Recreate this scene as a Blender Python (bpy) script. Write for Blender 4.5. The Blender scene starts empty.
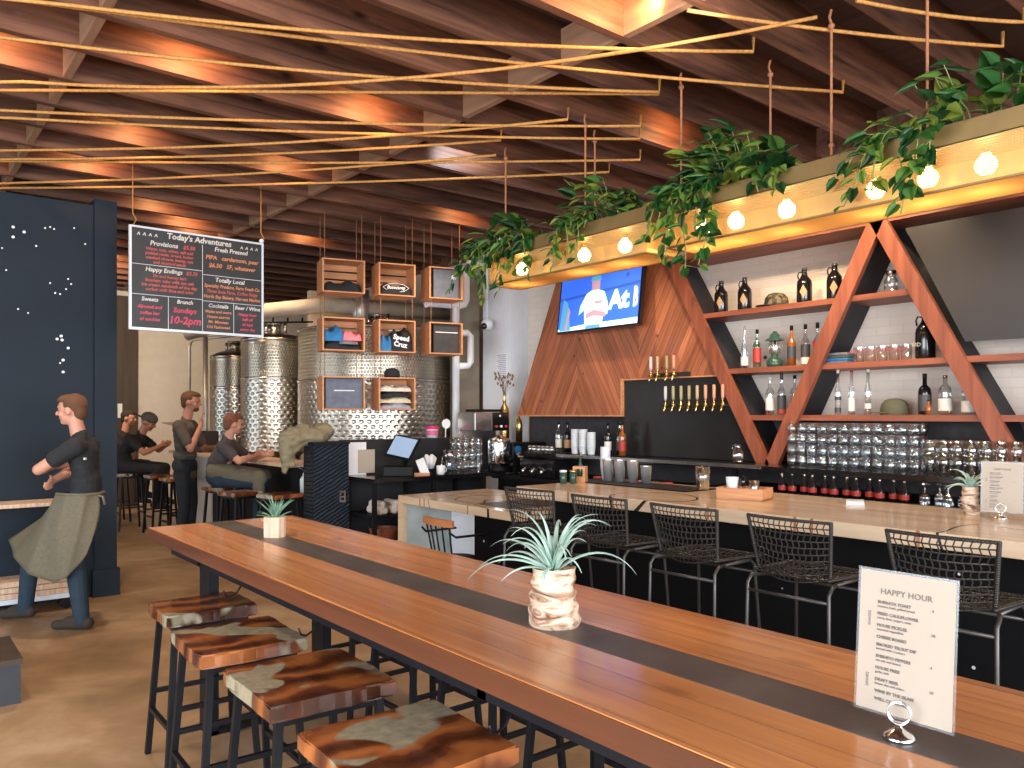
import bpy, bmesh, math, random
from mathutils import Vector, Matrix, Euler
random.seed(7)
PI=math.pi
R=math.radians
scene=bpy.context.scene
COL=scene.collection

# ------------------------------------------------------------------ materials
def nt(name):
    m=bpy.data.materials.new(name); m.use_nodes=True
    t=m.node_tree; b=t.nodes['Principled BSDF']
    return m,t,b
def N(t,k,**kw):
    n=t.nodes.new(k)
    for a,v in kw.items():
        if a in n.inputs: n.inputs[a].default_value=v
        else: setattr(n,a,v)
    return n
def mat(name,c,rough=.6,metal=0,var=.12,scale=8,coat=0,bump=0,bscale=40,spec=None):
    m,t,b=nt(name)
    b.inputs['Roughness'].default_value=rough; b.inputs['Metallic'].default_value=metal
    if coat: b.inputs['Coat Weight'].default_value=coat; b.inputs['Coat Roughness'].default_value=.08
    if spec is not None: b.inputs['Specular IOR Level'].default_value=spec
    tc=N(t,'ShaderNodeTexCoord'); no=N(t,'ShaderNodeTexNoise',Scale=scale,Detail=4.0)
    t.links.new(tc.outputs['Object'],no.inputs['Vector'])
    r=N(t,'ShaderNodeValToRGB'); e=r.color_ramp.elements
    e[0].position=.3; e[1].position=.7
    e[0].color=[x*(1-var) for x in c]+[1]; e[1].color=[min(1,x*(1+var)) for x in c]+[1]
    t.links.new(no.outputs['Fac'],r.inputs['Fac']); t.links.new(r.outputs['Color'],b.inputs['Base Color'])
    if bump:
        n2=N(t,'ShaderNodeTexNoise',Scale=bscale,Detail=3.0); t.links.new(tc.outputs['Object'],n2.inputs['Vector'])
        bp=N(t,'ShaderNodeBump',Strength=bump,Distance=.01); t.links.new(n2.outputs['Fac'],bp.inputs['Height']); t.links.new(bp.outputs['Normal'],b.inputs['Normal'])
    return m
def wood(name,c1,c2,axis=0,scale=3,rough=.5,coat=0,plank=0,paxis=1,knots=.25,planklen=0,coordrot=None):
    """grain stretched along axis; plank = board width along paxis"""
    m,t,b=nt(name)
    b.inputs['Roughness'].default_value=rough
    if coat: b.inputs['Coat Weight'].default_value=coat; b.inputs['Coat Roughness'].default_value=.1
    tc=N(t,'ShaderNodeTexCoord'); src=tc.outputs['Object']
    if coordrot:
        mr=N(t,'ShaderNodeMapping'); mr.inputs['Rotation'].default_value=coordrot; t.links.new(src,mr.inputs['Vector']); src=mr.outputs['Vector']
    mp=N(t,'ShaderNodeMapping'); s=[scale*6]*3; s[axis]=scale*.45; mp.inputs['Scale'].default_value=s
    t.links.new(src,mp.inputs['Vector'])
    vec=mp.outputs['Vector']
    pid=None
    if plank:
        sp=N(t,'ShaderNodeSeparateXYZ'); t.links.new(src,sp.inputs[0])
        dv=N(t,'ShaderNodeMath',operation='DIVIDE'); dv.inputs[1].default_value=plank; t.links.new(sp.outputs[paxis],dv.inputs[0])
        fl=N(t,'ShaderNodeMath',operation='FLOOR'); t.links.new(dv.outputs[0],fl.inputs[0])
        fr=N(t,'ShaderNodeMath',operation='FRACT'); t.links.new(dv.outputs[0],fr.inputs[0])
        ad=N(t,'ShaderNodeVectorMath',operation='ADD'); cb=N(t,'ShaderNodeCombineXYZ')
        ml=N(t,'ShaderNodeMath',operation='MULTIPLY'); ml.inputs[1].default_value=7.31; t.links.new(fl.outputs[0],ml.inputs[0])
        t.links.new(ml.outputs[0],cb.inputs[axis]); t.links.new(vec,ad.inputs[0]); t.links.new(cb.outputs[0],ad.inputs[1]); vec=ad.outputs[0]
        wn=N(t,'ShaderNodeTexWhiteNoise',noise_dimensions='1D'); t.links.new(fl.outputs[0],wn.inputs['W']); pid=wn.outputs['Value']
    n1=N(t,'ShaderNodeTexNoise',Scale=1.0,Detail=6.0,Roughness=.6,Distortion=.6); t.links.new(vec,n1.inputs['Vector'])
    r=N(t,'ShaderNodeValToRGB'); e=r.color_ramp.elements; e[0].position=.28; e[1].position=.72
    e[0].color=[*c1,1]; e[1].color=[*c2,1]; t.links.new(n1.outputs['Fac'],r.inputs['Fac'])
    out=r.outputs['Color']
    if knots:
        mk=N(t,'ShaderNodeMapping'); sk=[2.2]*3; sk[axis]=.9; mk.inputs['Scale'].default_value=sk; t.links.new(src,mk.inputs['Vector'])
        v=N(t,'ShaderNodeTexVoronoi',Scale=2.0); t.links.new(mk.outputs['Vector'],v.inputs['Vector'])
        r2=N(t,'ShaderNodeValToRGB'); r2.color_ramp.elements[0].position=.03; r2.color_ramp.elements[0].color=(1-knots*2.4,)*3+(1,); r2.color_ramp.elements[1].position=.14; r2.color_ramp.elements[1].color=(1,1,1,1)
        t.links.new(v.outputs['Distance'],r2.inputs['Fac'])
        mx=N(t,'ShaderNodeMixRGB',blend_type='MULTIPLY'); mx.inputs[0].default_value=1; t.links.new(out,mx.inputs[1]); t.links.new(r2.outputs['Color'],mx.inputs[2]); out=mx.outputs[0]
    if plank:
        hs=N(t,'ShaderNodeHueSaturation'); mr=N(t,'ShaderNodeMapRange'); mr.inputs['To Min'].default_value=.86; mr.inputs['To Max'].default_value=1.12
        t.links.new(pid,mr.inputs['Value']); t.links.new(mr.outputs[0],hs.inputs['Value']); t.links.new(out,hs.inputs['Color'])
        gp=N(t,'ShaderNodeMath',operation='LESS_THAN'); gp.inputs[1].default_value=.02; t.links.new(fr.outputs[0],gp.inputs[0])
        mx=N(t,'ShaderNodeMixRGB'); t.links.new(gp.outputs[0],mx.inputs[0]); t.links.new(hs.outputs[0],mx.inputs[1]); mx.inputs[2].default_value=[x*.25 for x in c1]+[1]; out=mx.outputs[0]
    t.links.new(out,b.inputs['Base Color'])
    bp=N(t,'ShaderNodeBump',Strength=.12,Distance=.004); t.links.new(n1.outputs['Fac'],bp.inputs['Height']); t.links.new(bp.outputs['Normal'],b.inputs['Normal'])
    return m
def emit(name,c,s):
    m,t,b=nt(name); b.inputs['Base Color'].default_value=[*c,1]; b.inputs['Emission Color'].default_value=[*c,1]; b.inputs['Emission Strength'].default_value=s
    return m
def glass(name,c=(.95,.98,1),op=.16,rough=.03,edge=.85):
    m=bpy.data.materials.new(name); m.use_nodes=True; t=m.node_tree; t.nodes.clear()
    o=N(t,'ShaderNodeOutputMaterial'); tr=N(t,'ShaderNodeBsdfTransparent'); tr.inputs[0].default_value=[*c,1]
    g=N(t,'ShaderNodeBsdfGlossy'); g.inputs['Roughness'].default_value=rough; g.inputs['Color'].default_value=(1,1,1,1)
    lw=N(t,'ShaderNodeLayerWeight'); lw.inputs['Blend'].default_value=.35
    mr=N(t,'ShaderNodeMapRange'); mr.inputs['To Min'].default_value=op; mr.inputs['To Max'].default_value=edge
    t.links.new(lw.outputs['Facing'],mr.inputs['Value'])
    mx=N(t,'ShaderNodeMixShader'); t.links.new(mr.outputs[0],mx.inputs[0]); t.links.new(tr.outputs[0],mx.inputs[1]); t.links.new(g.outputs[0],mx.inputs[2]); t.links.new(mx.outputs[0],o.inputs[0])
    return m
M={}
M['floor']=None
def floor_mat():
    m,t,b=nt('stained_concrete'); tc=N(t,'ShaderNodeTexCoord')
    n1=N(t,'ShaderNodeTexNoise',Scale=1.3,Detail=10.0,Roughness=.65,Distortion=.5); t.links.new(tc.outputs['Object'],n1.inputs['Vector'])
    r=N(t,'ShaderNodeValToRGB'); e=r.color_ramp.elements; e[0].position=.3; e[0].color=(.20,.12,.06,1); e[1].position=.7; e[1].color=(.50,.35,.22,1)
    x=e.new(.5); x.color=(.34,.21,.115,1)
    t.links.new(n1.outputs['Fac'],r.inputs['Fac']); t.links.new(r.outputs[0],b.inputs['Base Color'])
    n2=N(t,'ShaderNodeTexNoise',Scale=5.0,Detail=6.0); t.links.new(tc.outputs['Object'],n2.inputs['Vector'])
    mr=N(t,'ShaderNodeMapRange'); mr.inputs['To Min'].default_value=.22; mr.inputs['To Max'].default_value=.55; t.links.new(n2.outputs[0],mr.inputs[0]); t.links.new(mr.outputs[0],b.inputs['Roughness'])
    return m
M['floor']=floor_mat()
M['joist']=wood('redwood_joist',(.03,.010,.006),(.25,.10,.053),axis=0,scale=2.6,rough=.55,knots=.4)
def vary(m,lo=.6,hi=1.25):
    t=m.node_tree; b=t.nodes['Principled BSDF']; l=b.inputs['Base Color'].links[0].from_socket; oi=N(t,'ShaderNodeObjectInfo'); mr=N(t,'ShaderNodeMapRange'); mr.inputs['To Min'].default_value=lo; mr.inputs['To Max'].default_value=hi; hs=N(t,'ShaderNodeHueSaturation'); t.links.new(oi.outputs['Random'],mr.inputs[0]); t.links.new(mr.outputs[0],hs.inputs['Value']); t.links.new(l,hs.inputs['Color']); t.links.new(hs.outputs[0],b.inputs['Base Color'])
vary(M['joist'])
M['deck']=wood('roof_deck',(.05,.022,.016),(.1,.045,.03),axis=1,scale=1.2,rough=.8,plank=.14,paxis=0,knots=.1)
M['block']=wood('blocking_timber',(.22,.11,.06),(.44,.25,.15),axis=1,scale=2,rough=.6)
M['rope']=mat('yellow_rope',(.52,.24,.06),.7,var=.25,scale=60)
M['ropedark']=mat('brown_rope',(.35,.14,.06),.7,var=.2,scale=60)
M['navy']=mat('navy_paint',(.008,.0165,.028),.6,var=.15,scale=1.5,spec=.25)
M['starwhite']=mat('white_paint_dot',(.85,.87,.88),.6)
M['table']=wood('table_planks',(.40,.12,.028),(.74,.29,.085),axis=1,scale=1.6,rough=.25,coat=.35,plank=.1,paxis=0,knots=.18)
M['tabledark']=wood('table_edge_wood',(.07,.022,.009),(.16,.05,.02),axis=1,scale=2,rough=.35,coat=.3,knots=.1)
M['steelstrip']=mat('dark_steel_strip',(.12,.105,.1),.42,metal=.55,var=.3,scale=5,bump=.05,bscale=60)
M['blacksteel']=mat('black_powder_steel',(.005,.006,.009),.45,metal=0,spec=.3,var=.3)
M['live']=None
def live_edge(name,seed,dark=1.0):
    m,t,b=nt(name); b.inputs['Roughness'].default_value=.22; b.inputs['Coat Weight'].default_value=.6
    tc=N(t,'ShaderNodeTexCoord'); mp=N(t,'ShaderNodeMapping'); mp.inputs['Location'].default_value=(seed*3.1,seed*1.7,seed); mp.inputs['Scale'].default_value=(1,1,.6); t.links.new(tc.outputs['Object'],mp.inputs['Vector'])
    w=N(t,'ShaderNodeTexWave',wave_type='RINGS',Scale=2.2,Distortion=6.0,Detail=3.0); w.inputs['Detail Scale'].default_value=1.6; t.links.new(mp.outputs[0],w.inputs['Vector'])
    r=N(t,'ShaderNodeValToRGB'); e=r.color_ramp.elements; e[0].color=(.05*dark,.014*dark,.006*dark,1); e[1].color=(.34*dark,.11*dark,.03*dark,1); x=e.new(.5); x.color=(.13*dark,.035*dark,.012*dark,1)
    t.links.new(w.outputs['Fac'],r.inputs['Fac'])
    n=N(t,'ShaderNodeTexNoise',Scale=3.0,Detail=2.0,Distortion=.8); t.links.new(mp.outputs[0],n.inputs['Vector'])
    r2=N(t,'ShaderNodeValToRGB'); r2.color_ramp.elements[0].position=.585; r2.color_ramp.elements[1].position=.615; t.links.new(n.outputs['Fac'],r2.inputs['Fac'])
    n3=N(t,'ShaderNodeTexNoise',Scale=30.0,Detail=3.0); t.links.new(mp.outputs[0],n3.inputs['Vector'])
    r3=N(t,'ShaderNodeValToRGB'); r3.color_ramp.elements[0].color=(.16,.14,.09,1); r3.color_ramp.elements[1].color=(.46,.42,.3,1); t.links.new(n3.outputs['Fac'],r3.inputs['Fac'])
    mx=N(t,'ShaderNodeMixRGB'); t.links.new(r2.outputs[0],mx.inputs[0]); t.links.new(r.outputs[0],mx.inputs[1]); t.links.new(r3.outputs[0],mx.inputs[2]); t.links.new(mx.outputs[0],b.inputs['Base Color'])
    return m
def veined(name):
    m,t,b=nt(name); b.inputs['Roughness'].default_value=.25; b.inputs['Coat Weight'].default_value=.3
    tc=N(t,'ShaderNodeTexCoord'); mp=N(t,'ShaderNodeMapping'); mp.inputs['Scale'].default_value=(6,.7,6); t.links.new(tc.outputs['Object'],mp.inputs[0])
    n=N(t,'ShaderNodeTexNoise',Scale=1.5,Detail=5.0); t.links.new(mp.outputs[0],n.inputs['Vector'])
    r=N(t,'ShaderNodeValToRGB'); r.color_ramp.elements[0].position=.3; r.color_ramp.elements[1].position=.7; r.color_ramp.elements[0].color=(.56,.39,.25,1); r.color_ramp.elements[1].color=(.72,.56,.39,1); t.links.new(n.outputs[0],r.inputs[0])
    n2=N(t,'ShaderNodeTexNoise',Scale=.45,Detail=1.0,Distortion=1.2); mp2=N(t,'ShaderNodeMapping'); mp2.inputs['Scale'].default_value=(1.6,1,.5); t.links.new(tc.outputs['Object'],mp2.inputs[0]); t.links.new(mp2.outputs[0],n2.inputs['Vector'])
    s=N(t,'ShaderNodeMath',operation='SUBTRACT'); s.inputs[1].default_value=.5; t.links.new(n2.outputs[0],s.inputs[0])
    a=N(t,'ShaderNodeMath',operation='ABSOLUTE'); t.links.new(s.outputs[0],a.inputs[0])
    l=N(t,'ShaderNodeMath',operation='LESS_THAN'); l.inputs[1].default_value=.0022; t.links.new(a.outputs[0],l.inputs[0])
    mx=N(t,'ShaderNodeMixRGB'); t.links.new(l.outputs[0],mx.inputs[0]); t.links.new(r.outputs[0],mx.inputs[1]); mx.inputs[2].default_value=(.03,.025,.02,1); t.links.new(mx.outputs[0],b.inputs['Base Color'])
    return m
M['bartop']=veined('veined_bar_slab')
M['barfront']=None
def starry():
    m,t,b=nt('black_starry_front'); b.inputs['Roughness'].default_value=.7; b.inputs['Specular IOR Level'].default_value=.15
    tc=N(t,'ShaderNodeTexCoord'); v=N(t,'ShaderNodeTexVoronoi',Scale=5.0); t.links.new(tc.outputs['Object'],v.inputs['Vector'])
    l=N(t,'ShaderNodeMath',operation='LESS_THAN'); l.inputs[1].default_value=.045; t.links.new(v.outputs['Distance'],l.inputs[0])
    mx=N(t,'ShaderNodeMixRGB'); t.links.new(l.outputs[0],mx.inputs[0]); mx.inputs[1].default_value=(.003,.003,.004,1); mx.inputs[2].default_value=(.6,.6,.58,1); t.links.new(mx.outputs[0],b.inputs['Base Color']); return m
M['barfront']=starry()
M['whitebrick']=None
def brick():
    m,t,b=nt('white_painted_brick'); b.inputs['Roughness'].default_value=.7
    tc=N(t,'ShaderNodeTexCoord'); sp=N(t,'ShaderNodeSeparateXYZ'); t.links.new(tc.outputs['Object'],sp.inputs[0]); cb=N(t,'ShaderNodeCombineXYZ')
    ad=N(t,'ShaderNodeMath',operation='ADD'); t.links.new(sp.outputs[0],ad.inputs[0]); t.links.new(sp.outputs[1],ad.inputs[1])
    t.links.new(ad.outputs[0],cb.inputs[0]); t.links.new(sp.outputs[2],cb.inputs[1])
    br=N(t,'ShaderNodeTexBrick',Scale=1.0); br.inputs['Brick Width'].default_value=.22; br.inputs['Row Height'].default_value=.075; br.inputs['Mortar Size'].default_value=.006
    br.inputs['Color1'].default_value=(.70,.62,.54,1); br.inputs['Color2'].default_value=(.74,.66,.58,1); br.inputs['Mortar'].default_value=(.69,.61,.53,1)
    t.links.new(cb.outputs[0],br.inputs['Vector']); t.links.new(br.outputs['Color'],b.inputs['Base Color'])
    n=N(t,'ShaderNodeTexNoise',Scale=9.0,Detail=6.0); t.links.new(tc.outputs['Object'],n.inputs['Vector'])
    sb=N(t,'ShaderNodeMath',operation='SUBTRACT'); t.links.new(n.outputs[0],sb.inputs[0]); t.links.new(br.outputs['Fac'],sb.inputs[1])
    bp=N(t,'ShaderNodeBump',Strength=.5,Distance=.012); t.links.new(sb.outputs[0],bp.inputs['Height']); t.links.new(bp.outputs[0],b.inputs['Normal']); return m
M['whitebrick']=brick()
M['beige']=mat('beige_paint',(.50,.42,.34),.7,var=.05)
M['whitewall']=mat('off_white_paint',(.62,.58,.54),.7,var=.04)
M['whitetrim']=mat('white_trim_paint',(.72,.75,.8),.5,var=.03)
M['darkwood']=wood('dark_door_wood',(.035,.022,.015),(.07,.045,.03),axis=2,scale=2,rough=.5)
M['redframe']=wood('red_cedar_timber',(.14,.036,.017),(.34,.098,.048),axis=2,scale=2.2,rough=.5,knots=.25)
M['shelfwood']=wood('shelf_cedar',(.15,.042,.02),(.34,.10,.05),axis=1,scale=2.2,rough=.5,knots=.2)
M['darkply']=mat('dark_stained_plywood',(.022,.023,.026),.6,var=.3,scale=3,spec=.3)
M['blackboard']=mat('black_board_face',(.032,.029,.029),.35,var=.15,scale=1.2)
def chevron():
    m,t,b=nt('cedar_chevron_boards'); b.inputs['Roughness'].default_value=.45; b.inputs['Coat Weight'].default_value=.15
    tc=N(t,'ShaderNodeTexCoord'); sp=N(t,'ShaderNodeSeparateXYZ'); t.links.new(tc.outputs['Object'],sp.inputs[0])
    def Mm(op,a,bb):
        n=N(t,'ShaderNodeMath',operation=op)
        for i,x in enumerate((a,bb)):
            if x is None: continue
            if isinstance(x,(int,float)): n.inputs[i].default_value=x
            else: t.links.new(x,n.inputs[i])
        return n.outputs[0]
    y=Mm('ADD',sp.outputs[1],-6.3+18.9)
    pp=Mm('PINGPONG',y,.9)       # zigzag
    side=Mm('FLOOR',Mm('DIVIDE',y,.9),None)
    q=Mm('ADD',Mm('MULTIPLY',pp,.88),Mm('MULTIPLY',sp.outputs[2],-.47))
    d=Mm('DIVIDE',q,.075); fl=Mm('FLOOR',d,None); fr=Mm('FRACT',d,None)
    pid=Mm('ADD',fl,Mm('MULTIPLY',side,37.3))
    wn=N(t,'ShaderNodeTexWhiteNoise',noise_dimensions='1D'); t.links.new(pid,wn.inputs['W'])
    al=Mm('ADD',Mm('MULTIPLY',pp,.47),Mm('MULTIPLY',sp.outputs[2],.88))
    cb=N(t,'ShaderNodeCombineXYZ'); t.links.new(Mm('MULTIPLY',al,1.6),cb.inputs[0]); t.links.new(Mm('MULTIPLY',q,22.0),cb.inputs[1]); t.links.new(Mm('MULTIPLY',wn.outputs[0],9.0),cb.inputs[2])
    n=N(t,'ShaderNodeTexNoise',Scale=1.0,Detail=6.0,Distortion=.5); t.links.new(cb.outputs[0],n.inputs['Vector'])
    r=N(t,'ShaderNodeValToRGB'); e=r.color_ramp.elements; e[0].position=.28; e[1].position=.75; e[0].color=(.22,.062,.026,1); e[1].color=(.46,.16,.075,1); t.links.new(n.outputs[0],r.inputs[0])
    hs=N(t,'ShaderNodeHueSaturation'); mr=N(t,'ShaderNodeMapRange'); mr.inputs['To Min'].default_value=.75; mr.inputs['To Max'].default_value=1.22; t.links.new(wn.outputs[0],mr.inputs[0]); t.links.new(mr.outputs[0],hs.inputs['Value']); t.links.new(r.outputs[0],hs.inputs['Color'])
    v=N(t,'ShaderNodeTexVoronoi',Scale=5.0); t.links.new(tc.outputs['Object'],v.inputs['Vector'])
    k=Mm('LESS_THAN',v.outputs['Distance'],.09)
    g=Mm('LESS_THAN',fr,.05); gg=Mm('MAXIMUM',g,Mm('MULTIPLY',k,.7))
    mx=N(t,'ShaderNodeMixRGB'); t.links.new(gg,mx.inputs[0]); t.links.new(hs.outputs[0],mx.inputs[1]); mx.inputs[2].default_value=(.06,.018,.01,1); t.links.new(mx.outputs[0],b.inputs['Base Color'])
    return m
M['chevron']=chevron()
M['tappanel']=mat('dark_steel_sheet',(.055,.05,.05),.3,metal=.75,var=.2,scale=2)
M['steel']=mat('brushed_stainless',(.62,.6,.57),.25,metal=1,var=.1,scale=5)
M['tin']=mat('satin_steel_tin',(.9,.9,.9),.34,metal=.85)
M['chrome']=mat('polished_chrome',(.85,.85,.86),.13,metal=1,var=.02)
M['brass']=mat('brass',(.72,.5,.2),.22,metal=1,var=.15)
M['goldmesh']=None
def perforated(name,c,hole,op,rough=.45):
    m,t,b=nt(name); b.inputs['Base Color'].default_value=[*c,1]; b.inputs['Metallic'].default_value=.35; b.inputs['Roughness'].default_value=rough
    tc=N(t,'ShaderNodeTexCoord'); v=N(t,'ShaderNodeTexVoronoi',Scale=1.0/op); v.inputs['Randomness'].default_value=0; t.links.new(tc.outputs['Object'],v.inputs['Vector'])
    sp=N(t,'ShaderNodeSeparateXYZ'); t.links.new(tc.outputs['Object'],sp.inputs[0])
    cb=N(t,'ShaderNodeCombineXYZ'); ad=N(t,'ShaderNodeMath',operation='ADD'); t.links.new(sp.outputs[0],ad.inputs[0]); t.links.new(sp.outputs[1],ad.inputs[1]); t.links.new(ad.outputs[0],cb.inputs[0]); t.links.new(sp.outputs[2],cb.inputs[1])
    v.voronoi_dimensions='2D'; t.links.new(cb.outputs[0],v.inputs['Vector'])
    g=N(t,'ShaderNodeMath',operation='GREATER_THAN'); g.inputs[1].default_value=hole; t.links.new(v.outputs['Distance'],g.inputs[0]); t.links.new(g.outputs[0],b.inputs['Alpha'])
    return m
M['goldmesh']=perforated('perforated_gold_sheet',(.70,.47,.17),.36,.012)
M['goldsolid']=mat('gold_anodised_sheet',(.34,.22,.09),.4,metal=.5,var=.1)
def diffuser():
    m=bpy.data.materials.new('woven_gold_diffuser'); m.use_nodes=True; t=m.node_tree; t.nodes.clear(); o=N(t,'ShaderNodeOutputMaterial')
    a=N(t,'ShaderNodeBsdfTranslucent'); a.inputs[0].default_value=(.85,.72,.48,1); d=N(t,'ShaderNodeBsdfDiffuse'); d.inputs[0].default_value=(.6,.38,.16,1)
    mx=N(t,'ShaderNodeMixShader'); mx.inputs[0].default_value=.45; t.links.new(a.outputs[0],mx.inputs[1]); t.links.new(d.outputs[0],mx.inputs[2]); t.links.new(mx.outputs[0],o.inputs[0]); return m
M['diffuser']=diffuser()
M['bulb']=emit('warm_bulb_glow',(1,.66,.28),24)
M['canlamp']=emit('ceiling_lamp_glow',(1,.55,.22),8)
def leafmat():
    m,t,b=nt('pothos_leaf'); b.inputs['Roughness'].default_value=.35
    g=N(t,'ShaderNodeNewGeometry'); r=N(t,'ShaderNodeValToRGB'); e=r.color_ramp.elements
    e[0].color=(.012,.05,.016,1); e[1].color=(.30,.36,.06,1); x=e.new(.4); x.color=(.03,.13,.03,1); y=e.new(.68); y.color=(.13,.27,.05,1)
    t.links.new(g.outputs['Random Per Island'],r.inputs[0]); t.links.new(r.outputs[0],b.inputs['Base Color'])
    b.inputs['Subsurface Weight'].default_value=0; b.inputs['Transmission Weight'].default_value=0
    tl=N(t,'ShaderNodeBsdfTranslucent'); hs=N(t,'ShaderNodeHueSaturation',Value=1.8); t.links.new(r.outputs[0],hs.inputs['Color']); t.links.new(hs.outputs[0],tl.inputs[0])
    mx=N(t,'ShaderNodeMixShader'); mx.inputs[0].default_value=.35; o=t.nodes['Material Output']; t.links.new(b.outputs[0],mx.inputs[1]); t.links.new(tl.outputs[0],mx.inputs[2]); t.links.new(mx.outputs[0],o.inputs[0]); return m
M['leaf']=leafmat()
M['vine']=mat('vine_stem',(.22,.26,.08),.6)
M['soil']=mat('planter_soil',(.02,.014,.01),.9)
M['airplant']=mat('air_plant_leaf',(.42,.58,.50),.5,var=.2,scale=20)
M['airplantdark']=mat('air_plant_leaf_deep',(.16,.33,.24),.5,var=.3,scale=20)
def driftmat():
    m,t,b=nt('bleached_driftwood'); b.inputs['Roughness'].default_value=.7
    tc=N(t,'ShaderNodeTexCoord'); mp=N(t,'ShaderNodeMapping'); mp.inputs['Scale'].default_value=(9,9,26); mp.inputs['Rotation'].default_value=(.3,.2,0); t.links.new(tc.outputs['Object'],mp.inputs[0])
    n=N(t,'ShaderNodeTexNoise',Scale=1.0,Detail=4.0,Distortion=1.5); t.links.new(mp.outputs[0],n.inputs['Vector'])
    r=N(t,'ShaderNodeValToRGB'); e=r.color_ramp.elements; e[0].position=.34; e[0].color=(.09,.035,.018,1); e[1].position=.52; e[1].color=(.62,.49,.37,1); x=e.new(.44); x.color=(.42,.26,.16,1)
    t.links.new(n.outputs[0],r.inputs[0]); t.links.new(r.outputs[0],b.inputs['Base Color'])
    bp=N(t,'ShaderNodeBump',Strength=.8,Distance=.01); t.links.new(n.outputs[0],bp.inputs['Height']); t.links.new(bp.outputs[0],b.inputs['Normal']); return m
M['drift']=driftmat()
M['barkpot']=wood('pale_bark',(.42,.25,.16),(.72,.56,.42),axis=2,scale=9,rough=.8,knots=0)
M['paper']=mat('cream_paper',(.43,.36,.29),.6,var=.02)
M['whitepaper']=mat('white_paper',(.78,.79,.82),.6,var=.02)
M['ink']=mat('grey_ink',(.14,.12,.11),.7)
M['laminate']=glass('laminate_film',op=.03,rough=.25,edge=.5)
M['glass']=glass('clear_glass')
M['glassfrost']=glass('thick_glass',op=.2,edge=.9)
M['glassgreen']=glass('green_tint_glass',(.55,.8,.7),.2)
M['plastic']=mat('clear_white_plastic',(.75,.78,.8),.3,var=.05)
M['wirestool']=mat('bronze_black_wire',(.045,.04,.037),.35,metal=.6,var=.2)
M['stoolleg']=mat('grey_steel_tube',(.085,.08,.078),.4,metal=.6,var=.15)
M['black']=mat('matte_black',(.006,.006,.007),.55,spec=.25)
M['blackgloss']=mat('black_gloss',(.008,.007,.008),.14,coat=.3)
M['growlerlabel']=mat('tan_label',(.42,.25,.12),.6)
M['amber']=mat('amber_liquor',(.30,.085,.02),.1,coat=.6,var=.2)
M['redlabel']=mat('red_label',(.38,.03,.02),.5)
M['whitelabel']=mat('pale_label',(.7,.68,.62),.5)
M['darklabel']=mat('dark_label',(.05,.05,.055),.5)
M['lantern']=mat('green_enamel',(.03,.08,.055),.3,coat=.4)
M['olive']=mat('olive_cloth',(.075,.075,.045),.85,bump=.2)
M['brown']=mat('brown_felt',(.045,.03,.022),.85)
def camo():
    m,t,b=nt('camouflage_cloth'); b.inputs['Roughness'].default_value=.9; tc=N(t,'ShaderNodeTexCoord'); n=N(t,'ShaderNodeTexNoise',Scale=22.0,Detail=1.0); t.links.new(tc.outputs['Object'],n.inputs['Vector'])
    r=N(t,'ShaderNodeValToRGB'); r.color_ramp.interpolation='CONSTANT'; e=r.color_ramp.elements; e[0].color=(.02,.018,.012,1); e[1].position=.55; e[1].color=(.16,.12,.06,1); x=e.new(.45); x.color=(.07,.05,.03,1); t.links.new(n.outputs[0],r.inputs[0]); t.links.new(r.outputs[0],b.inputs['Base Color']); return m
M['camo']=camo()
def dimple(name,c,cell,sx,bri=1):
    m,t,b=nt(name); b.inputs['Metallic'].default_value=1; b.inputs['Roughness'].default_value=.3; b.inputs['Base Color'].default_value=[*c,1]
    tc=N(t,'ShaderNodeTexCoord'); uv=tc.outputs['UV']
    v=N(t,'ShaderNodeTexVoronoi',Scale=1.0,voronoi_dimensions='2D'); v.inputs['Randomness'].default_value=0
    sp=N(t,'ShaderNodeSeparateXYZ'); t.links.new(uv,sp.inputs[0])
    def Mm(op,a,bb):
        n=N(t,'ShaderNodeMath',operation=op)
        for i,x in enumerate((a,bb)):
            if isinstance(x,(int,float)): n.inputs[i].default_value=x
            elif x is not None: t.links.new(x,n.inputs[i])
        return n.outputs[0]
    vy=Mm('DIVIDE',sp.outputs[1],cell); row=Mm('FLOOR',vy,None); odd=Mm('MULTIPLY',Mm('MODULO',row,2.0),.5)
    ux=Mm('ADD',Mm('DIVIDE',sp.outputs[0],cell*sx),odd)
    fx=Mm('SUBTRACT',Mm('FRACT',ux,None),.5); fy=Mm('SUBTRACT',Mm('FRACT',vy,None),.5)
    d=Mm('SQRT',Mm('ADD',Mm('MULTIPLY',fx,fx),Mm('MULTIPLY',fy,fy)),None)
    mr=N(t,'ShaderNodeMapRange',interpolation_type='SMOOTHSTEP'); mr.inputs['From Min'].default_value=.1; mr.inputs['From Max'].default_value=.42; t.links.new(d,mr.inputs[0])
    bp=N(t,'ShaderNodeBump',Strength=1.0,Distance=bri); t.links.new(mr.outputs[0],bp.inputs['Height']); t.links.new(bp.outputs[0],b.inputs['Normal'])
    return m
M['dimple']=dimple('dimpled_stainless_jacket',(.55,.5,.43),.062,1.5,.007)
M['honey']=dimple('honeycomb_stainless_jacket',(.46,.41,.33),.042,.9,.008)
M['tanksteel']=mat('tank_stainless',(.55,.5,.42),.28,metal=1,var=.12,scale=3)
M['pvc']=mat('white_pvc',(.72,.75,.8),.35,var=.03)
M['galv']=mat('galvanised_duct',(.5,.48,.44),.4,metal=.7,var=.1)
M['duct']=mat('beige_insulated_duct',(.38,.32,.25),.7)
M['crate']=wood('pine_crate',(.42,.17,.07),(.68,.33,.15),axis=0,scale=5,rough=.6,knots=.2)
M['chalkblack']=mat('chalkboard_face',(.022,.028,.033),.45,var=.35,scale=2.5)
M['chalkframe']=mat('chalkboard_rim',(.62,.68,.76),.4,var=.04)
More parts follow.
